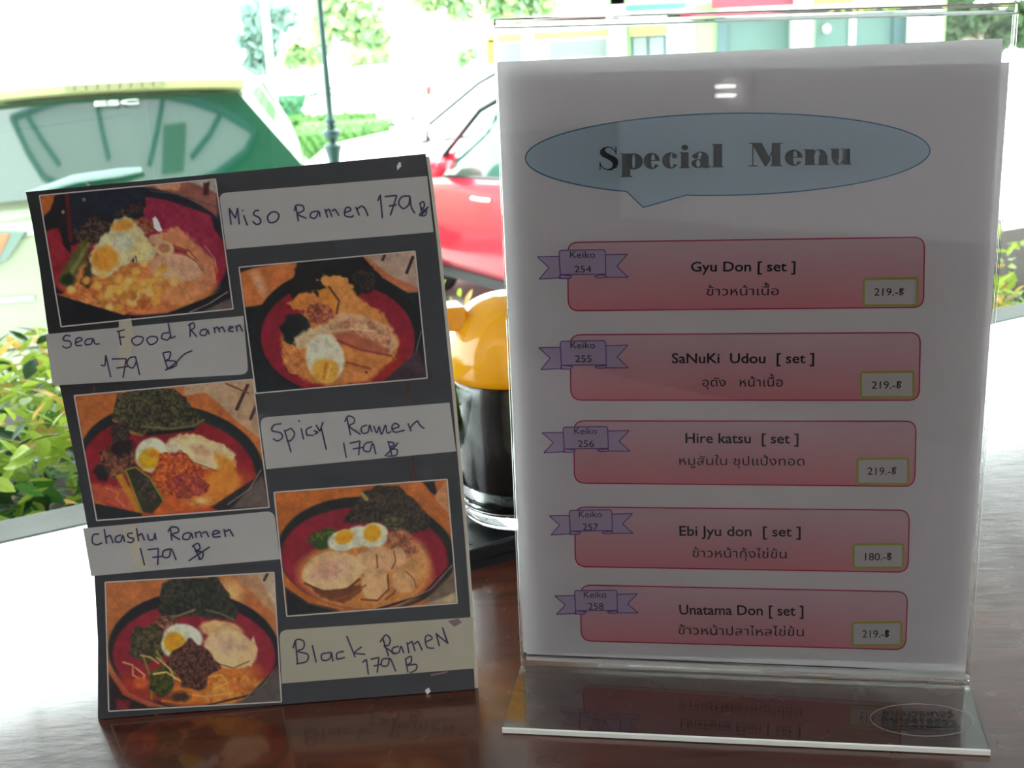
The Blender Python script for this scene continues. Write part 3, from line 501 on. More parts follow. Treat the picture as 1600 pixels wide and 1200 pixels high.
# ---- stickers with handwriting
def T(ox, oy, s): return lambda pts: [(ox+x/s, oy+y/s) for x, y in pts]
STK = [
 ('sticker with handwritten words Miso Ramen 179', m_label, [(342, 302), (667.4, 275), (677.5, 362.6), (354, 389.6)], (1, 0, 0, 0), T(340, 240, 4.4444), 11, [
  [(95, 495), (82, 380), (125, 450), (140, 378), (152, 492)], [(182, 428), (208, 500)], [(172, 392), (180, 398)], [(290, 395), (262, 398), (252, 425), (290, 445), (300, 480), (270, 492), (245, 470)], [(372, 408), (348, 440), (362, 478), (405, 472), (428, 432), (405, 405), (372, 408)],
  [(545, 370), (562, 472)], [(535, 400), (545, 360), (590, 362), (598, 395), (556, 420), (618, 450)], [(700, 400), (655, 408), (645, 440), (680, 448), (705, 402), (712, 440)], [(745, 385), (765, 445)], [(752, 400), (775, 385), (795, 440)], [(795, 400), (815, 385), (845, 432)], [(885, 410), (925, 395), (915, 375), (890, 380), (885, 430), (930, 440), (945, 428)], [(960, 370), (985, 430)], [(968, 388), (1000, 365), (1025, 385), (1045, 435)],
  [(1112, 330), (1130, 285), (1145, 450)], [(1160, 300), (1245, 290), (1200, 430)], [(1190, 365), (1245, 355)], [(1335, 295), (1280, 300), (1258, 345), (1290, 382), (1330, 350), (1335, 295), (1345, 370), (1370, 415)], [(1405, 340), (1420, 430)], [(1405, 345), (1430, 335), (1435, 370), (1412, 385), (1450, 395), (1440, 430), (1400, 430)], [(1400, 425), (1465, 370)], [(1410, 435), (1455, 385)]]),
 ('yellow-stained sticker with handwritten words Sea Food Ramen 179', m_label, [(71.4, 522.3), (380.6, 493.5), (388.5, 584.5), (82.6, 602.3)], (0, 0, 1, 0), T(60, 480, 4.2105), 10, [
  [(215, 190), (180, 185), (165, 215), (210, 225), (215, 255), (185, 268), (160, 255)], [(245, 235), (290, 215), (275, 200), (250, 210), (250, 250), (290, 250)], [(355, 205), (315, 215), (312, 245), (350, 240), (362, 205), (375, 240), (405, 240)],
  [(518, 160), (570, 148)], [(530, 155), (545, 250)], [(530, 200), (570, 195)], [(650, 190), (615, 215), (640, 250), (680, 235), (690, 200), (650, 190)], [(745, 190), (715, 210), (735, 245), (775, 232), (785, 200), (745, 190)], [(855, 105), (875, 205), (905, 190)], [(865, 165), (820, 175), (810, 205), (850, 215), (872, 190)],
  [(998, 105), (1000, 195)], [(985, 120), (1020, 100), (1030, 130), (1005, 150), (1045, 195)], [(1110, 145), (1075, 150), (1065, 178), (1100, 185), (1115, 150), (1125, 180)], [(1155, 130), (1165, 170)], [(1155, 145), (1180, 128), (1195, 165)], [(1190, 142), (1212, 128), (1230, 165)], [(1255, 145), (1285, 130), (1260, 125), (1250, 155), (1285, 160)], [(1300, 120), (1310, 160)], [(1302, 132), (1325, 115), (1345, 160)],
  [(412, 380), (440, 385), (445, 315), (478, 460)], [(485, 340), (580, 338), (558, 465)], [(515, 400), (598, 388)], [(640, 325), (600, 335), (585, 375), (620, 400), (645, 360), (640, 325), (668, 445)], [(820, 300), (850, 400)], [(820, 300), (870, 295), (860, 340), (835, 350), (900, 355), (905, 385), (850, 400)], [(835, 415), (900, 370), (960, 310), (1015, 285)], [(835, 412), (890, 395)]]),
 ('sticker with handwritten words Spicy Ramen 179', m_label, [(406, 652.5), (702.5, 629), (712.5, 705), (416, 733)], (1, 0, 0, 0), T(380, 480, 4), 10, [
  [(240, 728), (195, 735), (180, 770), (235, 785), (245, 815), (215, 835), (188, 820)], [(258, 765), (300, 905)], [(260, 775), (300, 755), (322, 790), (300, 830), (272, 835)], [(362, 755), (378, 825)], [(345, 705), (355, 715)], [(430, 745), (395, 765), (400, 800), (440, 800)], [(440, 770), (470, 780), (445, 795)], [(455, 735), (480, 775), (500, 715)], [(488, 750), (520, 890)],
  [(648, 690), (672, 800)], [(635, 715), (655, 680), (690, 690), (695, 720), (665, 745), (735, 795)], [(775, 735), (740, 750), (745, 785), (780, 780), (790, 735), (805, 780)], [(815, 740), (835, 785), (850, 745), (865, 795), (890, 735), (900, 785), (925, 775)], [(925, 762), (975, 745), (952, 725), (930, 745), (945, 780), (1010, 768)], [(1030, 725), (1050, 775)], [(1043, 755), (1065, 728), (1090, 708), (1106, 738), (1133, 757)],
  [(628, 845), (645, 940)], [(665, 850), (730, 835), (722, 925)], [(685, 885), (748, 875)], [(810, 840), (765, 850), (752, 890), (790, 900), (810, 850), (830, 920)], [(905, 835), (930, 925)], [(905, 840), (945, 850), (920, 880), (962, 890), (955, 925), (900, 930)], [(885, 930), (970, 845)], [(890, 925), (960, 860)]]),
 ('sticker with handwritten words Chashu Ramen 179', m_label, [(130, 825.3), (428.3, 798), (438, 873.4), (143, 900)], (0, 1, 0, 0), T(100, 780, 3.2444), 8, [
  [(180, 175), (150, 180), (145, 215), (165, 230), (195, 220)], [(205, 150), (218, 225)], [(212, 195), (235, 180), (252, 222)], [(290, 180), (265, 190), (265, 215), (290, 212), (298, 182), (310, 215)], [(350, 170), (325, 175), (330, 192), (355, 200), (345, 218), (322, 215)], [(368, 145), (380, 212)], [(375, 185), (395, 172), (410, 208)], [(425, 175), (430, 205), (455, 202), (462, 170), (468, 205)],
  [(540, 145), (548, 208)], [(528, 165), (545, 140), (578, 145), (580, 165), (550, 178), (590, 205)], [(640, 168), (610, 175), (605, 200), (635, 200), (645, 170), (655, 198)], [(665, 165), (672, 195)], [(668, 172), (690, 162), (700, 192)], [(700, 172), (722, 162), (735, 192)], [(755, 178), (790, 168), (775, 158), (757, 165), (760, 190), (795, 188)], [(812, 150), (820, 190)], [(815, 165), (840, 152), (860, 188)],
  [(388, 245), (410, 335)], [(425, 255), (480, 248), (476, 332)], [(450, 294), (500, 288)], [(540, 250), (505, 262), (505, 292), (535, 290), (545, 250), (570, 308)], [(655, 230), (690, 300)], [(650, 240), (680, 222), (690, 250), (665, 262), (705, 268), (700, 300), (680, 302)], [(632, 312), (680, 280), (740, 240)]]),
 ('yellowed stained sticker with handwritten words Black Ramen 179', m_label2, [(436.4, 984.5), (738.8, 963.9), (741.4, 1044), (440.5, 1067.7)], (1, 0, 0, 0), T(400, 740, 3.158), 7.5, [
  [(195, 820), (205, 935)], [(183, 860), (200, 818), (235, 825), (235, 860), (205, 875), (255, 890), (250, 925), (198, 938)], [(278, 845), (298, 930)], [(370, 880), (325, 890), (330, 920), (365, 912), (372, 880), (380, 925)], [(435, 875), (400, 885), (400, 915), (440, 905)], [(448, 800), (490, 905)], [(522, 852), (480, 885), (540, 890)],
  [(625, 810), (655, 900)], [(612, 830), (640, 795), (662, 815), (655, 845), (632, 850), (690, 890)], [(705, 850), (675, 860), (675, 885), (705, 880), (715, 850), (730, 885)], [(745, 830), (755, 885)], [(750, 840), (770, 825), (785, 875)], [(780, 840), (800, 825), (820, 870)], [(835, 830), (870, 812), (850, 795), (835, 812), (845, 855), (880, 860)], [(888, 785), (905, 850)], [(890, 790), (945, 835), (920, 758), (948, 838)],
  [(525, 930), (545, 915), (555, 990)], [(565, 915), (607, 905), (598, 980)], [(580, 948), (622, 938)], [(660, 910), (625, 915), (620, 945), (650, 945), (662, 910), (690, 975)], [(738, 915), (750, 980)], [(735, 915), (765, 900), (765, 930), (745, 945), (790, 940), (790, 965), (760, 982)]]),
]
m_stain = mat('yellow_stain', (.53, .48, .36), .5); m_smear = mat('purple_smudge', (.22, .12, .15), .5)
for lab, mm, q, wh, tf, wd, strokes in STK:
    b = MB(); o = roundquad(q, 12, 4, wh)
    # densify the outline so the sticker follows the bowed board
    D = []
    for i in range(len(o)):
        a, c = o[i], o[(i+1) % len(o)]; n = max(1, int(np.linalg.norm(c-a)/25)); D += [a+(c-a)*k/n for k in range(n)]
    flatpoly(b, BS, D, .0003)
    so_ = b.build('sticker', mm, bo, world=False, label=lab)
    b = MB()
    for st in strokes: stroke(b, BS, tf(st), wd*.45*4.4/ (4.4 if wd > 9 else 3.2) * .52, .0005)
    b.build('handwriting', m_ink, so_, world=False)
for pts in ([(186, 500), (205, 497), (210, 530), (200, 570), (192, 590), (186, 560)], [(190, 822), (212, 818), (222, 860), (236, 889), (214, 888)]):
    b = MB(); flatpoly(b, BS, pts, .0004); b.build('yellow_stain', m_stain, bo, world=False)
for pts in ([(700, 970), (716, 966), (722, 972), (710, 979), (704, 974)], [(672, 1053), (700, 1048), (698, 1051), (674, 1056)]):
    b = MB(); flatpoly(b, BS, pts, .00045); b.build('purple_smudge', m_smear, bo, world=False)
m_chip = mat('bare_paper_chip', (.8, .78, .72), .6)
for pts in ([(623, 254), (626, 253), (627, 260), (621, 266), (620, 260)], [(664, 1078), (670, 1074), (673, 1080), (667, 1085)]):
    b = MB(); flatpoly(b, BS, pts, .0003); b.build('worn_chip', m_chip, bo, world=False)
m_redp = mat('red_pen_line', (.10, .018, .018), .4)
for pts in ([(636, 580), (637, 600), (638, 628)], [(642, 715), (644, 735), (647, 750)], [(146, 603), (148, 614)]):
    b = MB(); stroke(b, BS, pts, 3.5, .00025); b.build('red_line', m_redp, bo, world=False)

# ================================================================== ACRYLIC MENU HOLDER (right)
A_l, A_r = onz(785, 1137, .0026), onz(1547, 1172, .0026)
psi = -.1875; exs = np.array([math.cos(psi), math.sin(psi), 0]); eys = np.array([-math.sin(psi), math.cos(psi), 0])
upS = np.array([0, 0, 1])*math.cos(.0166)+eys*math.sin(.0166)
Bm = onz(817, 1039); 
SS = Sheet(Bm, exs, upS, H=.31, bow=0)
def paper(name, col, k=.09, rough=.6):
    return mat(name, col, rough, trans=k, spec=.2)
m_pap = paper('white_menu_paper', (.86, .82, .83))
ho = empty('acrylic_menu_holder', 'clear acrylic upright menu holder with slanted foot and oval sticker', 'menu holder', M=SS.M)
m_acr = thin_glass('clear_acrylic_sheet', (.985, .99, .985), 1.49, .012, 1.9)
m_edge = glass('clear_acrylic_solid', (.97, 1.0, .96), 1.49)
hq = [(773, 31), (1588, 6), (1511, 1067), (817, 1038)]
Q = SS.P(np.array([p[0] for p in hq], float), np.array([p[1] for p in hq], float))
def plate(q, w0, w1):
    mb = MB(); f = [tuple((p[0], p[1], w1)) for p in q]; r = [tuple((p[0], p[1], w0)) for p in q]
    return mb.hull([r[3], r[2], r[1], r[0]], [f[3], f[2], f[1], f[0]])
Qf = Q.copy(); Qf[0, 1] -= .002; Qf[1, 1] -= .002; Qf[2, 1] = Qf[3, 1] = .004
b = MB()
b.add([(p[0], p[1], .0022) for p in Qf], [(3, 2, 1, 0)]); b.build('front_panel', m_acr, ho, world=False)
b = MB()
b.add([(p[0], p[1], -.0030) for p in Qf], [(3, 2, 1, 0)]); b.build('back_panel', m_acr, ho, world=False)
# folded-over top edge: solid rounded bar of acrylic, and thin solid side edges
def bar(p, q, r1, r2, name, k=10):
    mb = MB(); p = np.array(p); q = np.array(q); d = (q-p)/np.linalg.norm(q-p); n = np.array([0, 0, 1.0]); s_ = np.cross(d, n)
    ring = [(s_*r1*math.cos(t)+n*r2*math.sin(t)) for t in np.linspace(0, 2*math.pi, k, endpoint=False)]
    mb.hull([p+v for v in ring], [q+v for v in ring]); return mb.build(name, m_edge, ho, world=False, smooth=False, merge=True)
bar((Q[0, 0], Q[0, 1]-.0016, -.0004), (Q[1, 0], Q[1, 1]-.0016, -.0004), .0022, .0030, 'top_fold', 16)
for i, j in ((0, 3), (1, 2)):
    for w_ in (.0022, -.0030):
        bar((Q[i, 0], Q[i, 1]-.004, w_), (Q[j, 0], .004, w_), .0005, .0007, 'side_edge', 6)
# slanted foot: solid plate from the bend forward to its front edge on the table, with a small fillet up into the front panel
M4 = np.array(SS.M.inverted())
def loc(P): P = np.asarray(P, float); return P @ M4[:3, :3].T+M4[:3, 3]
Bl, Br = onz(817, 1039), onz(1511, 1068)
def footsec(F, B):
    """profile from the front edge along the table to the bend, then 6 mm up the front panel"""
    F = np.array(F); B = np.array(B); d = B-F; d[2] = 0; L_ = np.linalg.norm(d); d = d/L_; z = np.array([0, 0, 1.0]); t = .0026; r = .006
    F0 = np.array([F[0], F[1], .0003]); C0 = np.array([B[0], B[1], .0003])
    outer = [F0, F0+d*(L_-r)]+[F0+d*(L_-r)+d*r*math.sin(a)+z*r*(1-math.cos(a)) for a in np.linspace(.2, math.pi/2, 6)]
    inner = [F0+z*t, F0+d*(L_-r)+z*t]+[F0+d*(L_-r)+z*t+(d*math.sin(a)+z*(1-math.cos(a)))*(r-t) for a in np.linspace(.2, math.pi/2, 6)]
    return outer+inner[::-1]
b = MB(); s1 = [loc(p) for p in footsec(A_l, Bl)]; s2 = [loc(p) for p in footsec(A_r, Br)]
b.hull(s1, s2); b.build('foot', m_edge, ho, world=False, merge=True)
m_edge_glow = mat('painted_edge_glow', (.97, .98, .88), .3, trans=0, coat=1)  # near-white colour paints in the light piped to the clear foot's edge
b = MB(); dF = (A_r-A_l)/np.linalg.norm(A_r-A_l); nF = np.array([dF[1], -dF[0], 0])
pf_ = lambda P, o, z: loc(np.array([P[0], P[1], 0])+nF*o+np.array([0, 0, z]))
b.hull([pf_(A_l, .0001, .0003), pf_(A_r, .0001, .0003), pf_(A_r, .0009, .0005), pf_(A_l, .0009, .0005)][::-1], [pf_(A_l, .0001, .0030), pf_(A_r, .0001, .0030), pf_(A_r, .0009, .0026), pf_(A_l, .0009, .0026)][::-1])
b.build('front_edge', m_edge_glow, ho, world=False)
# oval maker's sticker on the foot
m_ov = mat('clear_oval_label', (.35, .33, .30), .25, trans=0); 
E_T = Sheet(np.array([A_l[0], A_l[1], .0031]), exs, eys)
b = MB(); th = np.linspace(0, 2*math.pi, 41)
ring = [(1441+81*math.cos(t), 1125+25*math.sin(t)+3*math.cos(t)) for t in th]
for i in range(40): stroke(b, E_T, [ring[i], ring[i+1]], .9, 0)
Mi = np.array(E_T.M); V = (np.array(b.v) @ Mi[:3, :3].T+Mi[:3, 3]).tolist(); b.v = V
ov = b.build('oval_sticker', m_ov, ho)
m_dk = mat('dark_print', (.012, .014, .016), .5)
b = MB(); put_text(b, E_T, 'สนเนวลเทอร์', (1380, 1118), (1492, 1119), 8.5, .0001, .03)
put_text(b, E_T, '02 5418855', (1380, 1129), (1497, 1132), 8, .0001, .02)
for y in (1134, 1139): stroke(b, E_T, [(1382, y-1), (1500, y+1)], 1.2, .0001)
b.v = (np.array(b.v) @ Mi[:3, :3].T+Mi[:3, 3]).tolist(); b.build('lettering', m_dk, ov)

# ---- the two printed sheets inside
fs = [(776, 97), (1567, 60), (1508, 1038), (818, 1019)]
bs = [(783, 115), (1577, 97), (1507.5, 1063), (823, 1031)]
sh2 = Sheet(Bm-SS.n*.0012, exs, upS)
def sheet_mesh(sh, q, lift, name, m_, par):
    P, X, Y = quadgrid(sh, q, 12, 14, lift); b = MB(); b.grid(P)
    return b.build(name, m_, par, world=False)
back = empty('backing_sheet', 'plain white sheet behind the printed special menu, edge showing right and below', 'paper', M=sh2.M)
WM[back.name] = sh2.M.copy()
sheet_mesh(sh2, bs, 0, 'paper', m_pap, back)
menu = empty('special_menu_sheet', 'white special menu page with blue title bubble and five pink dish panels', 'menu', M=SS.M)
sheet_mesh(SS, fs, 0, 'page', m_pap, menu)
m_bub = paper('bubble_blue', (.58, .72, .80)); m_bubl = paper('bubble_outline', (.06, .25, .42)); m_txt = paper('black_print', (.03, .035, .04))
b = MB(); N_ = 96; th = np.linspace(0, 2*math.pi, N_, endpoint=False)
bub = []
for t in th:
    x = 1137+316*math.cos(t); y = 241+64*math.sin(t)-6*math.cos(t)
    bub.append((x, y))
# insert the tail between the two outline points it grows from
ang0 = [i for i, p in enumerate(bub) if 978 < p[0] < 1075 and p[1] > 241]
out = bub[:ang0[0]]+[(1075, 304), (1005, 324), (979, 299)]+bub[ang0[-1]+1:]
def ngon_strip(mb, sh, pts, lift):
    pts = np.array(pts, float); mb.add(list(sh.P(pts[:, 0], pts[:, 1], lift)), [tuple(range(len(pts)))[::-1]])
ngon_strip(b, SS, out, .00012); sb_ = b.build('speech_bubble', m_bub, menu, world=False)
b = MB()
for i in range(len(out)): stroke(b, SS, [out[i], out[(i+1) % len(out)]], 2.0, .00018)
b.build('outline', m_bubl, sb_, world=False)
# fat-face title lettering built glyph by glyph (unit: capital height, origin on the baseline)
def arc(cx, cy, rx, ry, a0, a1, n=14): return [(cx+rx*math.cos(math.radians(a)), cy+ry*math.sin(math.radians(a))) for a in np.linspace(a0, a1, n)]
def bowl(cx, cy, rx, ry, th_, hl=.035, a0=0, a1=360):
    """ring whose sides are fat and whose top and bottom are hairlines"""
    o = arc(cx, cy, rx, ry, a0, a1, 33); i = arc(cx, cy, rx-th_, ry-hl, a0, a1, 33); return ('ring', o, i)
def rect(x0, y0, x1, y1): return ('poly', [(x0, y0), (x1, y0), (x1, y1), (x0, y1)])
G = {
 'S': (.80, [('ring', [(.66, .72), (.60, .86), (.50, .97), (.36, 1.0), (.20, .96), (.08, .84), (.07, .68), (.16, .56), (.34, .46), (.48, .36), (.54, .24), (.50, .10), (.38, .02)],
                      [(.64, .72), (.57, .84), (.48, .93), (.38, .96), (.30, .93), (.25, .86), (.28, .77), (.42, .67), (.60, .57), (.71, .45), (.74, .28), (.68, .10), (.50, 0)]),
             ('ring', [(.50, 0), (.36, -.02), (.20, .04), (.09, .18), (.07, .30)], [(.38, .04), (.34, .03), (.22, .08), (.12, .20), (.09, .30)]), rect(.63, .66, .67, 1.0), rect(.06, 0, .10, .34), ('poly', [(.38, .05), (.36, -.02), (.52, -.02), (.52, .05)])]),
 'p': (.78, [rect(.07, -.30, .35, .68), rect(.02, .64, .20, .68), rect(.02, -.33, .42, -.29), bowl(.46, .34, .31, .35, .26)]),
 'e': (.62, [('ring', arc(.31, .34, .29, .35, 0, 330, 30), arc(.36, .34, .07, .30, 0, 330, 30)), rect(.20, .34, .60, .38), ('ring', arc(.31, .34, .29, .35, 0, 60, 8), arc(.31, .34, .13, .31, 0, 60, 8))]),
 'c': (.60, [('ring', arc(.32, .34, .30, .35, 50, 330, 28), arc(.37, .34, .07, .30, 50, 330, 28)), ('poly', arc(.47, .53, .10, .11, 0, 350, 16))]),
 'i': (.40, [rect(.06, 0, .34, .68), rect(.01, .64, .20, .68), rect(.01, 0, .39, .04), ('poly', arc(.20, .88, .125, .12, 0, 345, 18))]),
 'a': (.66, [rect(.32, .06, .58, .52), ('ring', arc(.33, .50, .22, .19, 0, 165, 16), arc(.30, .50, .07, .15, 0, 165, 16)), ('poly', arc(.15, .49, .10, .10, 0, 345, 16)), bowl(.24, .18, .22, .19, .15), ('poly', [(.34, .10), (.40, 0), (.55, -.02), (.66, .05), (.64, .09), (.55, .05), (.54, .14)])]),
 'l': (.40, [rect(.06, 0, .34, 1.0), rect(.01, .96, .20, 1.0), rect(.01, 0, .39, .04)]),
 'M': (1.20, [rect(.13, 0, .17, 1.0), rect(.02, .96, .34, 1.0), rect(.0, 0, .32, .04), ('poly', [(.10, 1.0), (.46, 1.0), (.76, .28), (.62, .0), (.56, .0)]), ('poly', [(.58, 0), (.62, 0), (.97, 1.0), (.90, 1.0)]), rect(.80, 0, 1.10, 1.0), rect(.74, 0, 1.18, .04), rect(.90, .96, 1.18, 1.0)]),
 'n': (.82, [rect(.06, 0, .34, .68), rect(.01, .64, .20, .68), rect(.01, 0, .39, .04), rect(.48, 0, .75, .44), ('ring', arc(.50, .42, .22, .26, 0, 170, 16), arc(.44, .42, .08, .22, 0, 170, 16)), rect(.42, 0, .80, .04)]),
 'u': (.82, [rect(.06, .22, .34, .68), rect(.01, .64, .20, .68), ('ring', arc(.31, .24, .22, .26, 180, 350, 16), arc(.37, .24, .07, .22, 180, 350, 16)), rect(.48, 0, .75, .68), rect(.42, .64, .60, .68), rect(.60, 0, .80, .04)]),
}
def glyph(mb, sh, ch, x0, x1, yb, cap, lift):
    adv, prims = G[ch]
    xs = [p[0] for pr in prims for g_ in pr[1:] for p in g_]; mn, mx = min(xs), max(xs)
    base = lambda p: (x0+(p[0]-mn)/(mx-mn)*(x1-x0), yb-p[1]*cap)
    for pr in prims:
        if pr[0] == 'poly':
            q = np.array([base(p) for p in pr[1]]); mb.add(list(sh.P(q[:, 0], q[:, 1], lift)), [tuple(range(len(q)))])
        else:
            a = np.array([base(p) for p in pr[1]]); c = np.array([base(p) for p in pr[2]]); n = len(a)
            mb.add(list(sh.P(a[:, 0], a[:, 1], lift))+list(sh.P(c[:, 0], c[:, 1], lift)), [(i, i+1, n+i+1, n+i) for i in range(n-1)])
TT = [('S', 337, 393), ('p', 399, 466), ('e', 468, 516), ('c', 523, 569), ('i', 575, 606), ('a', 610, 669), ('l', 671, 706), ('M', 780, 882), ('e', 888, 941), ('n', 944, 1020), ('u', 1023, 1086)]
b = MB()
for ch, a, c in TT:
    mid = (a+c)/2; yb = (506-(mid-337)*17/748)/1.9048
    glyph(b, SS, ch, 760+a/1.9048, 760+c/1.9048, yb, 36.5, .00024)
b.build('title_lettering', m_txt, sb_, world=False)
m_pan = attr_mat('pink_panel_print', .6, .2, .09); m_panl = paper('panel_outline', (.55, .04, .10))
m_rib = paper('ribbon_lilac', (.66, .54, .72)); m_ribl = paper('ribbon_outline', (.20, .10, .38)); m_lime = paper('lime_price_frame', (.50, .56, .10)); m_pw = paper('price_box_white', (.78, .75, .74))
PAN = [
 dict(q=[(887, 378.7), (1444.5, 370.5), (1443, 480), (888, 485.5)], tab=(873.7, 391, 72, 38), price=(1348.4, 434.7, 1434.5, 477.8), txt=('Gyu Don [ set ]', 1079.5, 1242.7, 424, 423.5), thai=('ข้าวหน้าเนื้อ', 1104, 1216.6, 461.5, 461), kx=(891, 930, 402.7), num=('254', 898, 924, 425.3), pr=('219.-฿', 1365.6, 1413.5, 461.5), lab='beef rice set'),
 dict(q=[(891, 523), (1438, 519.4), (1436, 625.3), (892, 625)], tab=(875.5, 533, 71, 37.5), price=(1344, 580.5, 1428, 621.3), txt=('SaNuKi  Udou  [ set ]', 1049.8, 1272, 567, 567), thai=('อุดัง   หน้าเนื้อ', 1097.5, 1222.9, 603.5, 603.5), kx=(891.6, 930, 543.9), num=('255', 899, 924.5, 565.3), pr=('219.-฿', 1361.7, 1409.5, 606.9), lab='udon set'),
 dict(q=[(896.6, 657.4), (1431.5, 658), (1429, 759.7), (897.5, 754.6)], tab=(880, 667, 69.6, 34), price=(1338.8, 716, 1420, 756.5), txt=('Hire katsu  [ set ]', 1071, 1247.6, 691.5, 692.5), thai=('หมูสันใน ชุปแป้งทอด', 1061.5, 1256.8, 726, 727), kx=(897.6, 933, 678), num=('256', 903.3, 928.6, 698), pr=('219.-฿', 1355.3, 1402, 741.3), lab='pork cutlet set'),
 dict(q=[(898, 792), (1420.8, 797), (1418.6, 894), (899, 885)], tab=(889.5, 797, 66.5, 32.5), price=(1332.5, 849.6, 1412, 887.5), txt=('Ebi Jyu don  [ set ]', 1061.7, 1251, 836.5, 838), thai=('ข้าวหน้ากุ้งไข่ข้น', 1082, 1229, 870, 872), kx=(904.8, 940.6, 808), num=('257', 911, 935.2, 828), pr=('180.-฿', 1351.5, 1394.8, 875), lab='shrimp rice set'),
 dict(q=[(907, 913.8), (1418, 924.5), (1414.8, 1015), (908, 1001)], tab=(898, 922.4, 66, 31.5), price=(1331, 971.7, 1409, 1008.8), txt=('Unatama Don [ set ]', 1061.7, 1255.5, 959.5, 961.5), thai=('ข้าวหน้าปลาไหลไข่ข้น', 1060, 1256, 990.5, 993.5), kx=(912.8, 948, 933.4), num=('258', 919.7, 943.5, 952), pr=('219.-฿', 1347.3, 1391, 995.5), lab='eel rice set'),
]
for pi, d in enumerate(PAN):
    o = roundquad(d['q'], 17, 6); q = np.array(d['q'], float); c = q.mean(0)
    # vertical print gradient: greyish pink at the top to stronger pink at the foot of the panel
    b = MB(); y0 = o[:, 1].min(); y1 = o[:, 1].max(); R = 10; rows = []
    rr = np.linspace(0, 1, 26); O2 = np.vstack([o, o[:1]])
    for k in rr:
        yl = q[0, 1]*(1-k)+q[3, 1]*k; yr = q[1, 1]*(1-k)+q[2, 1]*k; xl = q[0, 0]*(1-k)+q[3, 0]*k; xr = q[1, 0]*(1-k)+q[2, 0]*k
        h_ = q[3, 1]-q[0, 1]; dd = min(k, 1-k)*h_; ins = 17-math.sqrt(max(0, 17**2-(17-min(17, dd))**2)) if dd < 17 else 0
        ins *= .62
        s_ = np.linspace(0, 1, 30); rows.append(np.stack([xl+ins+(xr-xl-2*ins)*s_, yl+(yr-yl)*s_], 1))
    rows = np.array(rows); P = SS.P(rows[..., 0], rows[..., 1], .00012); b.grid(P)
    t = rr[:, None, None]**1.3; top = np.array([.86, .62, .66]); bot = np.array([.88, .34, .38]); b.c = np.broadcast_to(top*(1-t)+bot*t, P.shape).reshape(-1, 3)
    po = b.build('dish_panel', m_pan, menu, world=False, label='pink panel listing the '+d['lab'])
    b = MB()
    for i in range(len(o)): stroke(b, SS, [o[i], o[(i+1) % len(o)]], 1.9, .00018)
    b.build('outline', m_panl, po, world=False)
    tx, ty, tw, th_ = d['tab']; f = lambda pts: [(tx+x*tw/72, ty+y*th_/38) for x, y in pts]
    b = MB()
    Lt = f([(-34, 10), (0, 9.5), (2, 43), (-31, 45), (-16, 27)]); Rt = f([(71, 7), (107, 6), (90, 25), (108, 42), (73, 42)])
    Lt2 = f([(2, 38), (20, 40), (17, 44), (0, 44)]); Rt2 = f([(55, 40), (72, 38), (73, 42), (60, 43)])
    tab = f([(2, 0), (70, -1), (72, 2), (73, 37), (2, 38), (0, 3)])
    for g_ in (Lt, Rt): ngon_strip(b, SS, g_, .00022)
    for g_ in (Lt2, Rt2): ngon_strip(b, SS, g_, .00025)
    ngon_strip(b, SS, tab, .00030)
    b.build('ribbon', m_rib, po, world=False)
    b = MB()
    for g_, lf in ((Lt, .00027), (Rt, .00027), (Lt2, .00032), (Rt2, .00032), (tab, .00036)):
        for i in range(len(g_)): stroke(b, SS, [g_[i], g_[(i+1) % len(g_)]], 1.5, lf)
    b.build('ribbon_outline', m_ribl, po, world=False)
    x0, y0, x1, y1 = d['price']; b = MB(); ngon_strip(b, SS, [(x0, y0), (x1, y0-1), (x1, y1), (x0, y1)], .00024); b.build('price_box', m_pw, po, world=False)
    b = MB(); g_ = [(x0+1, y0+1), (x1-1, y0), (x1-1, y1-1), (x0+1, y1-1)]
    for i in range(4): stroke(b, SS, [g_[i], g_[(i+1) % 4]], 3.4, .00030)
    b.build('price_frame', m_lime, po, world=False)
    b = MB(); n_, xa, xb, ya, yb = d['txt']; put_text(b, SS, n_, (xa, ya), (xb, yb), 16, .00034, .014); b.build('dish_name', m_txt, po, world=False); b = MB()
    n_, xa, xb, ya, yb = d['thai']; put_text(b, SS, n_, (xa, ya), (xb, yb), 16*(.86 if pi < 4 else .84), .00034, .0); b.build('thai_dish_name', m_txt, po, world=False); b = MB()
    xa, xb, y_ = d['kx']; put_text(b, SS, 'Keiko', (xa, y_), (xb, y_), 10.5, .00040)
    n_, xa, xb, y_ = d['num']; put_text(b, SS, n_, (xa, y_), (xb, y_), 11, .00040)
    b.build('item_number', m_txt, po, world=False); b = MB()
    n_, xa, xb, y_ = d['pr']; put_text(b, SS, n_, (xa, y_), (xb, y_), 12, .00036, .004)
    b.build('price_figure', m_txt, po, world=False)
# ================================================================== CONDIMENT TRAY AND SAUCE BOTTLE
m_blkp = mat('black_plastic', (.012, .013, .015), .22, spec=.5)
tc = onz(733, 893); tr_ = empty('condiment_tray', 'black plastic tray with ribbed end under the yellow-lidded bottle', 'tray', loc=tc)
def tbx(mb, a0, a1, o0, o1, z0, z1):
    f = lambda a, o, z: tuple(tc+UD*a+ND*o+np.array([0, 0, z]))
    return mb.hull([f(a0, o0, z0), f(a1, o0, z0), f(a1, o1, z0), f(a0, o1, z0)], [f(a0, o0, z1), f(a1, o0, z1), f(a1, o1, z1), f(a0, o1, z1)])
b = MB(); tbx(b, 0, .24, 0, .125, 0, .005); b.build('tray_floor', m_blkp, tr_)
b = MB(); tbx(b, 0, .24, 0, .004, .005, .0135); tbx(b, 0, .24, .121, .125, .005, .0135); tbx(b, .236, .24, .004, .121, .005, .0135); tbx(b, 0, .0035, .004, .121, .005, .0105)
b.build('rim', m_blkp, tr_, bevel=.0008)
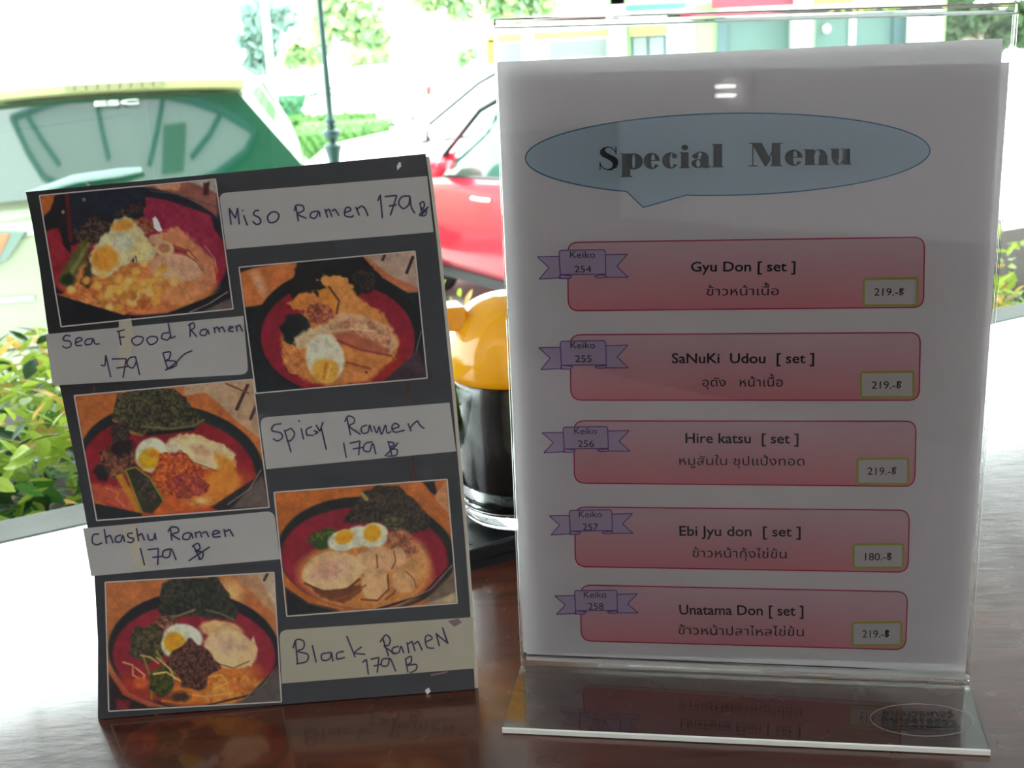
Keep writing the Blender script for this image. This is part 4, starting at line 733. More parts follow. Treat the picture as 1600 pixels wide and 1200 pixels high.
for k in range(30):
    b = MB(); tbx(b, -.0006, .0075, .004+k*.0039, .0062+k*.0039, .005, .0135)
    b.build('rib', m_blkp, tr_)
# bottle: thick clear jar, dark soy sauce, glossy yellow dome lid with a spout
zb = .0052; fr_px = lambda y: (EYE+(ray(812, y)[2]/np.linalg.norm(ray(812, y)[:2]))*(np.linalg.norm(ctr[:2])-R_))
pf = onz(800, 833, zb); pl = ray(812, 700); dirh = pl[:2]/np.linalg.norm(pl[:2]); R_ = .0405
ctr = np.array([*(pf[:2]+dirh*R_), zb]); ctr[0] = (dirh*np.linalg.norm(ctr[:2]))[0]; ctr[1] = (dirh*np.linalg.norm(ctr[:2]))[1]
ct_px = lambda y: (EYE+(ray(812, y)[2]/np.linalg.norm(ray(812, y)[:2]))*np.linalg.norm(ctr[:2]))
z_liq, z_shoul, z_top = fr_px(628)-zb, fr_px(604)-zb, ct_px(455)-zb
bt = empty('sauce_bottle', 'dark soy sauce jar with yellow dome lid standing between the two menus', 'bottle', loc=ctr)
m_jar = glass('clear_jar', (.97, 1, .99), 1.49); m_soy = mat('soy_sauce', (.005, .003, .002), .3, spec=.12)
m_yel = mat('glossy_yellow_plastic', (.96, .50, .012), .10, spec=.6, coat=.5, trans=.30)
hz = z_shoul
b = MB(); b.lathe(ctr, [(0, 0), (R_*.90, 0), (R_*.97, .003), (R_, .008), (R_*1.01, .03), (R_*1.015, hz-.006), (R_*1.0, hz-.001), (R_*.93, hz), (R_*.93, hz-.004), (R_*.93, .012), (R_*.88, .0085), (0, .0075)], 64)
b.build('jar', m_jar, bt, smooth=True, merge=True)
b = MB(); b.lathe(ctr, [(0, .0078), (R_*.87, .0088), (R_*.925, .0123), (R_*.926, z_liq-.004), (0, z_liq-.004)], 64); b.build('sauce', m_soy, bt, smooth=True, merge=True)
dh = z_top-hz
prof = [(R_*1.07, hz-.001), (R_*1.11, hz), (R_*1.13, hz+.004)]+[(R_*1.13*math.cos(a)**.72, hz+.006+(dh-.006)*math.sin(a)) for a in np.linspace(0.05, math.pi/2-.02, 16)]+[(0, z_top)]
b = MB(); b.lathe(ctr, [(0, hz+.0005)]+prof, 64); lid = b.build('lid', m_yel, bt, smooth=True, merge=True)
sp = -UD*.8+ND*.2; sp = sp/np.linalg.norm(sp); sn = np.array([-sp[1], sp[0], 0]); zc = hz+dh*.80
def spt(r, s_, z): return tuple(ctr+sp*r+sn*s_+np.array([0, 0, z]))
b = MB(); b.hull([spt(R_*.8, -.013, zc-.010), spt(R_*1.75, -.008, zc-.005), spt(R_*1.75, .008, zc-.005), spt(R_*.8, .013, zc-.010)], [spt(R_*.8, -.013, zc+.006), spt(R_*1.75, -.008, zc+.006), spt(R_*1.75, .008, zc+.006), spt(R_*.8, .013, zc+.006)])
b.build('spout', m_yel, bt, bevel=.002)

# ================================================================== HEDGE behind the sill
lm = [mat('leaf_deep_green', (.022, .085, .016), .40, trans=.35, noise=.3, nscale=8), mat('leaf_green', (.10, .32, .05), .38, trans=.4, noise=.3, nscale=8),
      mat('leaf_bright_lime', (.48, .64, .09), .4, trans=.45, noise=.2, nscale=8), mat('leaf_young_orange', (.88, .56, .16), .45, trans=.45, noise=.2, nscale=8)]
def leafmesh(mi, L_=.026, W_=.0105):
    b = MB(); pr = [(0, 0), (.28, .8), (.55, 1.0), (.8, .62), (1, 0)]; v = []
    for t, wv in pr: v += [(t*L_, -W_/2*wv, .10*W_*wv-.10*L_*t*t), (t*L_, 0, -.10*L_*t*t), (t*L_, W_/2*wv, .10*W_*wv-.10*L_*t*t)]
    f = [(i*3, i*3+3, i*3+4, i*3+1) for i in range(4)]+[(i*3+1, i*3+4, i*3+5, i*3+2) for i in range(4)]
    return v, f
LV, LF = leafmesh(0); LV = np.array(LV)
hedge = empty('hedge', 'leafy green hedge with lime and orange young tips behind the window sill', 'hedge', loc=wl(.4, .5, ZG))
def rotm(a, e, r):
    return np.array(Matrix.Rotation(a, 3, 'Z') @ Matrix.Rotation(-e, 3, 'Y') @ Matrix.Rotation(r, 3, 'X'))
def top_of(a):   # measured hedge height along the window: tall on the left, lower where the cars show
    return float(np.interp(a, [-2.5, -.3, .12, .25, .5, .8, 1.0, 1.15, 3.5], [.05, .04, .025, .02, .022, -.03, -.065, -.065, -.04]))
leaves = []
for k in range(30000):
    a = rng.uniform(-.7, 1.9) if k % 3 == 0 else rng.uniform(-.35, .35) if k % 3 == 1 else rng.uniform(.85, 1.3); o = rng.uniform(.13, .50); tz = top_of(a)-(.04 if o < .14 else 0)+.02*math.sin(a*17)+.012*math.sin(a*41+2)
    z = tz-abs(rng.normal(0, .13)) if rng.random() < .6 else rng.uniform(-.35, tz)
    if z < -.5: continue
    if z > tz-.03 or o < .2 or rng.random() < .45: leaves.append((a, o, z, tz))
nst = []
parts_px = []
for a, o, z, tz in leaves:
    p = np.array(wl(a, o, z)); R3 = rotm(rng.uniform(0, 6.28), rng.uniform(-.5, 1.0), rng.uniform(-.8, .8)); sc = rng.uniform(.7, 1.35)
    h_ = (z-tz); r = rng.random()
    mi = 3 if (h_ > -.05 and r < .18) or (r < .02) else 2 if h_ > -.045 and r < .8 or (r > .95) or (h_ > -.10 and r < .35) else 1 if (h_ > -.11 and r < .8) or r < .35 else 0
    d = p-CAM; zc_ = d @ FW; x = 800+F_PX*(d @ RT)/zc_; y = 600-F_PX*(d @ UP)/zc_
    vis = (-20 < x < 150 and 500 < y < 810)
    (parts_px if vis and o < .24 else nst).append((p, R3, sc, mi, o))
parts_px.sort(key=lambda q: q[4]); nst += parts_px[280:]; parts_px = parts_px[:280]
LM = []
for mi in range(4):
    me = bpy.data.meshes.new('leaf'); me.from_pydata(LV.tolist(), [], LF); me.materials.append(lm[mi]); LM.append(me)
hl = np.array(hedge.matrix_world.translation)
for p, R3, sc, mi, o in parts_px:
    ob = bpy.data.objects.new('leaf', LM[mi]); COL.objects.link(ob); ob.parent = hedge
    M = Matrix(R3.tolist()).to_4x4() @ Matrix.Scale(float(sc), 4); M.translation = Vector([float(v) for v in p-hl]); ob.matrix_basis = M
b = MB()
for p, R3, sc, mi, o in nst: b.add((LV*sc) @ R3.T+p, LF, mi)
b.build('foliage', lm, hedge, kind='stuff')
m_twig = mat('twig_brown', (.10, .06, .035), .8)
b = MB()
for k in range(90):
    a = rng.uniform(-1.0, 2.3); o = rng.uniform(.16, .44); p0 = np.array(wl(a, o, -.5)); p1 = np.array(wl(a+rng.normal(0, .05), o+rng.normal(0, .03), top_of(a)-.04))
    b.tube([p0, (p0+p1)/2+rng.normal(0, .012, 3), p1], [.005, .004, .0015], 5)
b.build('stems', m_twig, hedge, kind='stuff')

# ================================================================== CARS
def car(name, label, loc, heading, L_, W_, H_, paint_, hood=.95, nose=.24, tail=.80, rear_cut=.04, glass_m=None, plate=None, wheel_r=.31):
    hd = np.array(heading, float); hd /= np.linalg.norm(hd); lf = np.array([-hd[1], hd[0]])
    M = Matrix(((hd[0], lf[0], 0, loc[0]), (hd[1], lf[1], 0, loc[1]), (0, 0, 1, ZG), (0, 0, 0, 1)))
    c = empty(name, label, 'car', M=M); WM[c.name] = M.copy()
    h = L_/2
    xs = np.array([-h, -h+.05, -h+.25, -h+.55, -.5*h, 0, .22*h, .50*h, .62*h, h-.35, h-.08, h])
    zr = lambda x: float(np.interp(x, [-h, -h+.04+rear_cut, -h+.35+rear_cut*2, -.35*h, .15*h, .50*h, h-.25, h-.05, h], [tail*H_*.8, tail*H_, .95*H_, H_, .985*H_, hood, hood-.12, hood-.25, hood-.42]))
    zbelt = lambda x: float(np.interp(x, [-h, -h+.1, 0, .5*h, h-.25, h-.05, h], [.62*H_, .66*H_, .63*H_, .60*H_ if hood > .6*H_ else hood-.02, hood-.14, hood-.30, hood-.45]))
    wd = lambda x: W_/2*float(np.interp(x, [-h, -h+.15, -.6*h, .6*h, h-.3, h], [.84, .93, 1, 1, .92, .66]))
    def sect(x):
        w_ = wd(x); zb_ = min(zbelt(x), zr(x)-.01); zt = zr(x); gh = max(0.0, (zt-zb_)); k = .78 if gh > .15 else .93
        zl = float(np.interp(abs(x), [0, h-.2, h], [.20, .22, .34]))
        return [(0, zl), (w_*.86, zl), (w_*.97, zl+.06), (w_, zl+.20), (w_*1.0, (zl+zb_)/2+.05), (w_*.985, zb_-.04), (w_*.955, zb_), (w_*(.955*.5+k*.5), zb_+gh*.5), (w_*(k+.02), zt-gh*.08-.005), (w_*(k-.08), zt-.004), (w_*.35, zt+.012*(gh > .15)), (0, zt+.016*(gh > .15))]
    X = np.linspace(-h, h, 64); S = [sect(x) for x in X]; ns = len(S[0])
    V = np.array([[[x, y, z] for y, z in s_] for x, s_ in zip(X, S)])
    body = MB(); gl = MB()
    for sg in (1, -1):
        P = V*np.array([1, sg, 1]); nb = len(body.v); body.v += [tuple(p) for p in P.reshape(-1, 3)]
        ng = len(gl.v); gl.v += [tuple(p) for p in (P*np.array([1, .997, .9995])).reshape(-1, 3)]
        for i in range(len(X)-1):
            for j in range(ns-1):
                xm = (X[i]+X[i+1])/2; f = (i*ns+j, (i+1)*ns+j, (i+1)*ns+j+1, i*ns+j+1)
                if sg > 0: f = f[::-1]
                gh = zr(xm)-zbelt(xm); side = j in (6, 7) and gh > .22 and -h+.45 < xm < .43*h and not (-.02*h-.05 < xm < -.02*h+.02)
                ws = j >= 8 and .17*h < xm < .47*h; rw = j >= 8 and xm < -h+.36+rear_cut*2 and xm > -h+.08
                if side or ws or rw: gl.f.append(tuple(ng+k for k in f)); gl.m.append(0)
                else: body.f.append(tuple(nb+k for k in f)); body.m.append(0)
        for X_, idx in ((0, 0), (len(X)-1, len(X)-1)):
            f = tuple(nb+idx*ns+j for j in range(ns)); body.f.append(f); body.m.append(0)
    body.build('body', paint_, c, world=False, smooth=True, merge=True); gl.build('windows', glass_m or m_cglass, c, world=False, smooth=True, merge=True)
    for sx in (-.62, .64):
        for sg in (1, -1):
            b = MB(); n = 28; y1 = W_/2*1.005*sg; y0 = (W_/2-.2)*sg; cx = sx*h
            rr = [(wheel_r*.0+.02, y0), (wheel_r, y0), (wheel_r, y1-.02*sg), (wheel_r-.03, y1)]
            vs = [(cx+r*math.cos(2*math.pi*j/n), y, wheel_r+r*math.sin(2*math.pi*j/n)) for r, y in rr for j in range(n)]
            b.add(vs, [(i*n+j, i*n+(j+1) % n, (i+1)*n+(j+1) % n, (i+1)*n+j) for i in range(3) for j in range(n)])
            wo = b.build('wheel', m_tyre, c, world=False)
            b = MB(); rr = [(wheel_r-.03, y1), (wheel_r-.07, y1-.015*sg), (.05, y1), (0.001, y1+.004*sg)]
            vs = [(cx+r*math.cos(2*math.pi*j/n), y, wheel_r+r*math.sin(2*math.pi*j/n)) for r, y in rr for j in range(n)]
            b.add(vs, [(i*n+j, i*n+(j+1) % n, (i+1)*n+(j+1) % n, (i+1)*n+j) for i in range(3) for j in range(n)])
            b.build('hubcap', m_chrome, wo, world=False)
    for sg in (1, -1):   # door mirrors
        b = MB(); mx_ = .40*h; b.lathe((mx_, sg*(W_/2+.07), zbelt(mx_)+.07), [(0, -.07), (.06, -.065), (.10, -.02), (.10, .03), (.06, .065), (0, .07)], 12)
        b.build('door_mirror', paint_, c, world=False, smooth=True)
        b = MB(); b.box((mx_+.09, sg*(W_/2+.07)-.07, zbelt(mx_)+.02), (mx_+.02, sg*(W_/2+.07)+.07, zbelt(mx_)+.11)); b.build('mirror_base', m_blkp, c, world=False)
        for xh in (-.12*h, .30*h-.30):   # door handles
            b = MB(); b.tube([(xh-.11, sg*W_/2*.99, zbelt(xh)-.13), (xh-.08, sg*(W_/2*1.0+.03), zbelt(xh)-.125), (xh+.05, sg*(W_/2*1.0+.03), zbelt(xh)-.125), (xh+.08, sg*W_/2*.99, zbelt(xh)-.13)], .014, 6)
            b.build('door_handle', m_chrome, c, world=False)
        b = MB(); b.tube([(x, sg*(wd(x)*.96), zbelt(x)+.004) for x in np.linspace(-h+.5, .46*h, 14)], .011, 6); b.build('window_trim', m_blkp, c, world=False)
        b = MB(); b.tube([(x, sg*(wd(x)*.82+.01), zr(x)-(zr(x)-zbelt(x))*.06) for x in np.linspace(-h+.5, .10*h, 8)]+[(x, sg*(wd(x)*.90), zr(x)-(zr(x)-zbelt(x))*.10) for x in np.linspace(.2*h, .46*h, 5)], .018, 6); b.build('pillar_seal', m_blkp, c, world=False)
        b = MB(); b.box((-h+.9, sg*(W_/2)*.97-.02, .20), (h-.95, sg*(W_/2)*.97+.02, .27)); b.build('sill_strip', m_blkp, c, world=False)
        b = MB(); b.lathe((h-.12, sg*W_*.32, hood-.36), [(0, -.07), (.10, -.05), (.14, 0), (.10, .06), (0, .07)], 14); b.build('headlight', m_lens, c, world=False, smooth=True)
        b = MB(); b.lathe((-h+.08, sg*W_*.40, .62*H_), [(0, -.12), (.06, -.10), (.08, 0), (.06, .10), (0, .12)], 14); b.build('taillight', m_tail, c, world=False, smooth=True)
    return c
m_cglass = mat('tinted_car_glass', (.035, .11, .08), .04, spec=.8)
m_tyre = mat('tyre_rubber', (.02, .02, .02), .7); m_chrome = mat('silver_metal', (.75, .75, .75), .2, 1)
m_lens = mat('headlight_lens', (.8, .82, .82), .08, spec=.8); m_tail = mat('red_tail_lens', (.55, .02, .015), .12, spec=.7)
m_redc = mat('red_car_paint', (.72, .030, .065), .22, coat=1); m_whc = mat('white_car_paint', (.80, .82, .80), .25, coat=.8)
hd = np.array([-.51, .86]); inn = np.array([.86, .51])
ap = at(712, 238, 7.85)[:2]
car('red_car', 'shiny red hatchback with black window trim parked between the two menus', ap+inn*.80-hd*.70, hd, 4.1, 1.7, 1.47, m_redc, hood=.98)
p = at(600, 165, 26)[:2]; car('white_car', 'pale hatchback parked far off before the distant hedges', p, (-.8, .6), 3.9, 1.65, 1.45, m_whc, hood=.92, glass_m=mat('painted_sky_glass', (.62, .72, .70), .06, spec=.8))  # the sky's reflection is painted into this pale window colour
car('white_car', 'white sedan at right edge, partly hidden by the acrylic holder', (3.0+2.35, 7.6), (-1, .12), 4.4, 1.75, 1.42, m_whc, hood=.95, glass_m=mat('bluish_car_glass', (.10, .30, .36), .04, spec=.8))
car('white_car', 'white car facing left behind the red car, almost burnt out by daylight', (.15, 11.3), (-1, -.12), 4.1, 1.75, 1.57, m_whc, hood=.98, glass_m=mat('painted_sky_glass', (.62, .72, .70), .06, spec=.8))  # windows coloured pale to stand for reflected sky

# ---- pale SUV seen from behind (left)
YS = 5.45; E0 = ZG
sx0 = float(at(190, 300, YS)[0])
suv_c = (.25, .29, .19); m_suv = mat('pale_green_white_paint', suv_c, .3, coat=.6); m_spoil = mat('pale_green_spoiler', (.30, .34, .14), .35)
m_rglass = mat('dark_green_rear_glass', (.006, .040, .020), .03, spec=.8, coat=.3)
suv = empty('suv', 'pale cream SUV seen from behind, dark green rear window, left behind the ramen board', 'car', loc=(sx0, YS+2.1, ZG))
rowsS = []  # sections through the length: (y from rear, half width, z top, inset of the roof)
def ssec(y, hw, zt, zbelt_, kz=.80, zl=.30):
    return [(0, zl), (hw*.92, zl), (hw, zl+.12), (hw*1.0, zl+.35), (hw*.99, zbelt_-.05), (hw*.965, zbelt_), (hw*(.965+kz)/2+.01, (zbelt_+zt)/2), (hw*kz, zt-.07), (hw*(kz-.09), zt-.015), (hw*.4, zt+.02), (0, zt+.03)]
D_ = [(0.00, .86, .98, .90, .97), (.05, .90, 1.02, .95, .96), (.10, .92, 1.10, 1.02, .95), (.28, .92, 1.57, 1.06, .64), (.40, .93, 1.63, 1.06, .66), (1.6, .94, 1.67, 1.04, .72), (2.5, .94, 1.62, 1.02, .72), (3.15, .93, 1.06, 1.0, .93), (3.9, .88, .98, .92, .93), (4.2, .76, .76, .70, .95)]
YY = np.linspace(0, 4.2, 60); Dn = np.array([d for d in D_])
V = []
for y in YY:
    hw, zt, zbt, kz = [float(np.interp(y, Dn[:, 0], Dn[:, i])) for i in (1, 2, 3, 4)]
    V.append([[x, y, z] for x, z in ssec(y, hw, zt, min(zbt, zt-.02), kz)])
V = np.array(V); ns = V.shape[1]; body = MB(); gl = MB()
for sg in (1, -1):
    P = V*np.array([sg, 1, 1])+np.array([sx0, YS, ZG]); nb = len(body.v); body.v += [tuple(p) for p in P.reshape(-1, 3)]; ng = len(gl.v); gl.v += [tuple(p) for p in P.reshape(-1, 3)]
    for i in range(len(YY)-1):
        for j in range(ns-1):
            ym = (YY[i]+YY[i+1])/2; f = (i*ns+j, (i+1)*ns+j, (i+1)*ns+j+1, i*ns+j+1); f = f if sg > 0 else f[::-1]
            if j in (5, 6) and .5 < ym < 3.0 and not 1.2 < ym < 1.3: gl.f.append(tuple(ng+k for k in f)); gl.m.append(0)
            else: body.f.append(tuple(nb+k for k in f)); body.m.append(0)
    body.f.append(tuple(nb+j for j in range(ns))); body.m.append(0)
    body.f.append(tuple(nb+(len(YY)-1)*ns+j for j in range(ns))); body.m.append(0)
body.build('body', m_suv, suv, smooth=False, merge=True); gl.build('side_windows', m_cglass, suv, smooth=True, merge=True)
def srear(x, z, off=0.0):
    """point on the sloping tailgate glass plane; x metres from the car's middle, z height over the street"""
    return (sx0+x, YS+.07+(z-1.06)*.36-off+.05*x*x, ZG+z)
b = MB(); top = [(.575*t, 1.59-.015*t*t) for t in np.linspace(-1, 1, 25)]; bot = [(.91*t, 1.155-.02*t*t) for t in np.linspace(-1, 1, 25)]
rows = []
for k in np.linspace(0, 1, 13): rows.append([srear(tx*(1-k)+bx*k, tz*(1-k)+bz*k, .075) for (tx, tz), (bx, bz) in zip(top, bot)])
b.grid(np.array(rows)); rw = b.build('rear_window', m_rglass, suv, smooth=True)
b = MB()
for k, t in enumerate(np.linspace(-1, 1, 25)): pass
rowsP = []
for t in np.linspace(-1, 1, 25):
    x = .61*t; z = 1.632-.018*t*t
    p = np.array(srear(x, z, .06)); rowsP.append([p+np.array([0, .25, .035]), p+np.array([0, .02, .045]), p+np.array([0, -.10, .022]), p+np.array([0, -.10, -.012]), p+np.array([0, .02, -.03]), p+np.array([0, .20, -.03])])
b.grid(np.array(rowsP)); sp_ = b.build('spoiler', m_spoil, suv, smooth=False)
m_brk = mat('smoked_brake_light', (.22, .22, .12), .2)
b = MB()
for k in range(9):
    x = -.20+k*.05; p = np.array(srear(x, 1.632, .165)); b.box(p+np.array([0, -.008, -.006]), p+np.array([.042, .02, .022]))
b.build('brake_light', m_brk, suv)
m_wl = mat('white_decal', (.75, .78, .70), .5)
Vt, Ft = text_outline('ESC', .02); b = MB(); x0 = Vt[:, 0].min(); w_ = Vt[:, 0].max()-x0
Vt2 = [srear(-.085+(v[0]-x0)/w_*.20, 1.552+v[1]*.030, .105) for v in Vt]; b.add(Vt2, Ft); b.build('decal', m_wl, suv)
m_wip = mat('pale_wiper', (.16, .24, .22), .3)
b = MB(); b.tube([srear(-.42, 1.18, .11), srear(-.20, 1.235, .14), srear(.0, 1.25, .14), srear(.10, 1.255, .12)], [.010, .020, .020, .012], 8); b.build('wiper', m_wip, suv)
b = MB(); b.tube([srear(.02, 1.10, .10), srear(-.12, 1.18, .13), srear(-.15, 1.23, .13)], .010, 6); b.build('wiper_arm', m_blkp, suv)
for sg in (1, -1):
    b = MB(); q = [(sg*.45, 1.01), (sg*.90, 1.05), (sg*.91, .80), (sg*.66, .84), (sg*.55, .89)]
    fr = [(sx0+x, YS-.035+.05*x*x, ZG+z) for x, z in q]; bk_ = [(sx0+x, YS+.10, ZG+z) for x, z in q]
    if sg > 0: fr = fr[::-1]; bk_ = bk_[::-1]
    b.hull(fr, bk_); tl = b.build('taillight', mat('dark_green_lens', (.03, .10, .06), .1, spec=.8), suv, label='dark tail lamp with orange-red lens')
    q = [(sg*.52, 1.005), (sg*.88, 1.03), (sg*.89, .88), (sg*.60, .88)]; q2 = [(sg*.57, .985), (sg*.85, 1.0), (sg*.85, .93), (sg*.60, .92)]
    for qq, mm, nm, yy in ((q, mat('orange_red_lens', (.75, .12, .03), .2), 'red_lens', .045), (q2, mat('amber_lens', (.85, .62, .35), .2), 'amber_lens', .055)):
        fr = [(sx0+x, YS-yy+.05*x*x, ZG+z) for x, z in qq]; bk_ = [(p[0], p[1]+.02, p[2]) for p in fr]
        if sg > 0: fr = fr[::-1]; bk_ = bk_[::-1]
        b = MB(); b.hull(fr, bk_); b.build(nm, mm, tl)
b = MB(); b.box((sx0-.90, YS-.10, ZG+.28), (sx0+.90, YS+.05, ZG+.50)); b.build('bumper', m_suv, suv, bevel=.03)
b = MB(); b.box((sx0-.88, YS-.105, ZG+.475), (sx0+.88, YS-.09, ZG+.485)); b.build('bumper_groove', m_blkp, suv)
m_grey = mat('grey_badge', (.30, .33, .28), .4)
b = MB(); b.box((sx0-.62, YS-.012, ZG+.685), (sx0-.46, YS+.0, ZG+.71)); b.build('badge', m_grey, suv)
b = MB(); b.box((sx0-.26, YS-.03, ZG+.62), (sx0+.26, YS+.01, ZG+.74)); b.build('number_plate', m_whc, suv)
for sx in (-.80, .80):
    for yy in (.75, 3.35):
        b = MB(); n = 28; rr = [(.02, sx-.11), (.34, sx-.11), (.34, sx+.11), (.02, sx+.11)]
        vs = [(sx0+xx, YS+yy+r*math.cos(2*math.pi*j/n), ZG+.34+r*math.sin(2*math.pi*j/n)) for r, xx in rr for j in range(n)]
        b.add(vs, [(i*n+j, i*n+(j+1) % n, (i+1)*n+(j+1) % n, (i+1)*n+j) for i in range(3) for j in range(n)]); b.build('wheel', m_tyre, suv)

# turn the whole SUV a little so that its length runs along our line of sight
SUV_R = np.array(Matrix.Rotation(math.radians(10), 3, 'Z')); SUV_P = np.array([sx0, YS, 0])
suv.matrix_world = Matrix.Translation(SUV_P.tolist()) @ Matrix.Rotation(math.radians(10), 4, 'Z') @ Matrix.Translation((-SUV_P).tolist()) @ suv.matrix_world

# ================================================================== LAMP POST
m_post = mat('dark_green_iron', (.020, .075, .060), .35, 0)
YP = 3.2; p1 = at(521.5, 245, YP); lp = empty('lamp_post', 'slender dark green iron post with turned collar behind the ramen board', 'lamp post', loc=(p1[0], YP, ZG))
zpx = lambda y: at(520, y, YP)[2]-ZG
pr = [(0, 0), (.05, 0), (.05, .05), (.03, .08), (.022, .3), (.017, zpx(300)), (.016, zpx(250)), (.019, zpx(240)), (.025, zpx(230)), (.025, zpx(227)), (.010, zpx(224)), (.011, zpx(220)), (.018, zpx(216)), (.024, zpx(210)), (.026, zpx(205)), (.016, zpx(202)), (.010, zpx(200)), (.018, zpx(197)), (.010, zpx(194)), (.016, zpx(190)), (.014, zpx(186)), (.009, zpx(183)), (.0095, zpx(150)), (.008, zpx(60)), (.008, zpx(-350))]
b = MB(); b.lathe((p1[0], YP, ZG), pr, 16); b.build('post', m_post, lp, smooth=True)
zt = zpx(-350)+ZG; b = MB(); b.tube([(p1[0]+.25*math.sin(t)-.0, YP, zt+.25*(1-math.cos(t))) for t in np.linspace(0, 2.4, 10)], .008, 8); b.build('scroll_arm', m_post, lp)
b = MB(); b.lathe((p1[0]+.17, YP, zt+.30), [(0, .12), (.04, .11), (.10, .02), (.09, 0), (.07, -.12), (0, -.15)], 16); b.build('lantern', m_lens, lp, smooth=True)

# ================================================================== DISTANT PLANTING, TREES, BUILDINGS
m_lawn = mat('far_hedge_green', (.06, .20, .09), .8, noise=.4, nscale=3, trans=.3); m_lawn2 = mat('far_hedge_light', (.12, .27, .07), .8, noise=.4, nscale=3, trans=.3)
def strip(x0, x1, Y, y_top, y_bot, depth, m_, lab, cs=.10, n=700):
    pb = at((x0+x1)/2, y_bot, Y); pt = at((x0+x1)/2, y_top, Y); a = at(x0, y_bot, Y)[0]; c = at(x1, y_bot, Y)[0]
    z0 = pb[2]; z1 = pt[2]; t = empty('low_hedge', lab, 'hedge', loc=((a+c)/2, Y, ZG))
    b = MB(); nx, nz = 40, 6
    g_ = np.array([[(a+(c-a)*i/nx, Y+.05*math.sin(i*1.7+j*2.1)+(.0 if j < nz else depth*.5), ZG+(z1-ZG)*(j/nz)**.8*(1+.03*math.sin(i*2.3))) for i in range(nx+1)] for j in range(nz+1)])
    b.grid(g_); b.grid(g_*np.array([1, 1, 1])+np.array([0, depth, 0])); b.build('inner_mass', m_, t)
    b = MB()
    for k in range(n):
        p = np.array([rng.uniform(a, c), Y+rng.uniform(-.05, depth), rng.uniform(max(ZG, z0-.1), z1)]); u = rng.normal(0, 1, 3); u /= np.linalg.norm(u); v = np.cross(u, rng.normal(0, 1, 3)); v /= np.linalg.norm(v)
        b.add([p-u*cs, p+v*cs*.6, p+u*cs, p-v*cs*.6], [(0, 1, 2, 3)])
    b.build('foliage', m_, t, kind='stuff')
strip(425, 590, 30, 148, 170, 1.0, m_lawn, 'farthest low hedge strip behind the lamp post, under the trees')
strip(440, 580, 22.5, 184, 192, .8, m_lawn2, 'thin pale low hedge strip, middle one behind the lamp post')
strip(445, 600, 19, 200, 248, 1.5, m_lawn2, 'nearest bright green clipped hedge behind the lamp post', .05, 1600)
m_bark = mat('pale_bark', (.35, .27, .22), .9, noise=.3, nscale=10)
def tree(px, Y, y_base, y_crown, blobs, ml, lab, tw=.10, cs=.16, dens=1.0, ground=True):
    base = at(px, y_base, Y); t = empty('tree', lab, 'tree', loc=(base[0], Y, ZG))
    cr = at(px, y_crown, Y); b = MB(); pts = [(base[0], Y, ZG), (base[0]+.03, Y, (ZG+cr[2])/2), (cr[0], Y, cr[2])]
    b.tube(pts, [tw, tw*.8, tw*.6], 10)
    for bx, by, br in blobs:
        q = at(bx, by, Y); b.tube([(cr[0], Y, cr[2]-tw), ((cr[0]+q[0])/2+.05, Y, (cr[2]+q[2])/2), (q[0], Y+.1, q[2])], [tw*.5, tw*.35, tw*.12], 6)
    b.build('trunk', m_bark, t)
    b = MB()
    for bx, by, br in blobs:
        q = at(bx, by, Y); r = br/F_PX*Y
        for k in range(int(110*dens)):
            d = rng.normal(0, 1, 3); d /= np.linalg.norm(d); p = q+d*r*rng.uniform(.2, 1.05)*np.array([1, .8, .85])
            u = rng.normal(0, 1, 3); u /= np.linalg.norm(u); v = np.cross(u, rng.normal(0, 1, 3)); v /= np.linalg.norm(v); s_ = cs*rng.uniform(.6, 1.3)
            b.add([p-u*s_, p+v*s_*.55, p+u*s_, p-v*s_*.55], [(0, 1, 2, 3)], 0 if rng.random() < .6 else 1)
    b.build('foliage', ml, t, kind='stuff')
mt1 = [mat('tree_leaf_lime', (.50, .62, .30), .6, trans=.45), mat('tree_leaf_green', (.32, .52, .30), .6, trans=.45)]
mt2 = [mat('tree_leaf_greyblue', (.22, .36, .30), .7, trans=.4), mat('tree_leaf_grey', (.30, .42, .36), .7, trans=.4)]
mt3 = [mat('tree_leaf_dark', (.05, .10, .04), .6, trans=.3), mat('tree_leaf_olive', (.09, .15, .06), .6, trans=.3)]
tree(536, 24, 170, 100, [(530, 30, 34), (560, 50, 32), (500, 45, 26), (575, 20, 26), (590, 60, 22), (545, -10, 36), (515, 5, 30)], mt1, 'light green tree with slim trunk right of the lamp post', .06, .16)
tree(480, 26, 172, 105, [(470, 70, 22), (485, 90, 20), (500, 75, 18), (455, 95, 16)], mt1, 'small pale tree just left of the lamp post', .05, .15, .8)
tree(400, 32, 160, 90, [(400, 20, 30), (420, 45, 28), (395, 60, 24), (415, 85, 24), (400, 100, 22), (440, 25, 22)], mt2, 'grey-green hazy tree left of the lamp post above the SUV', .12, .22, 1.0)
tree(560, 33, 160, 100, [(575, 92, 18), (595, 90, 18), (555, 95, 16)], mt1, 'low round bush tree farther right of the lamp post', .06, .17, .8)
tree(753, 14.5, 140, 38, [(700, -16, 34), (740, -20, 34), (790, -12, 36), (830, -10, 32), (672, 2, 18), (715, 18, 18), (782, 18, 18), (815, 20, 18), (655, -12, 22), (760, -70, 60), (850, 5, 22)], mt1, 'lime-green street tree with forked trunk above the red car', .075, .07, 2.0)
tree(733, 26, 140, 95, [(725, 88, 12), (738, 84, 12), (722, 96, 10)], mt1, 'small round shrub tree behind the forked street tree', .04, .10, .7)
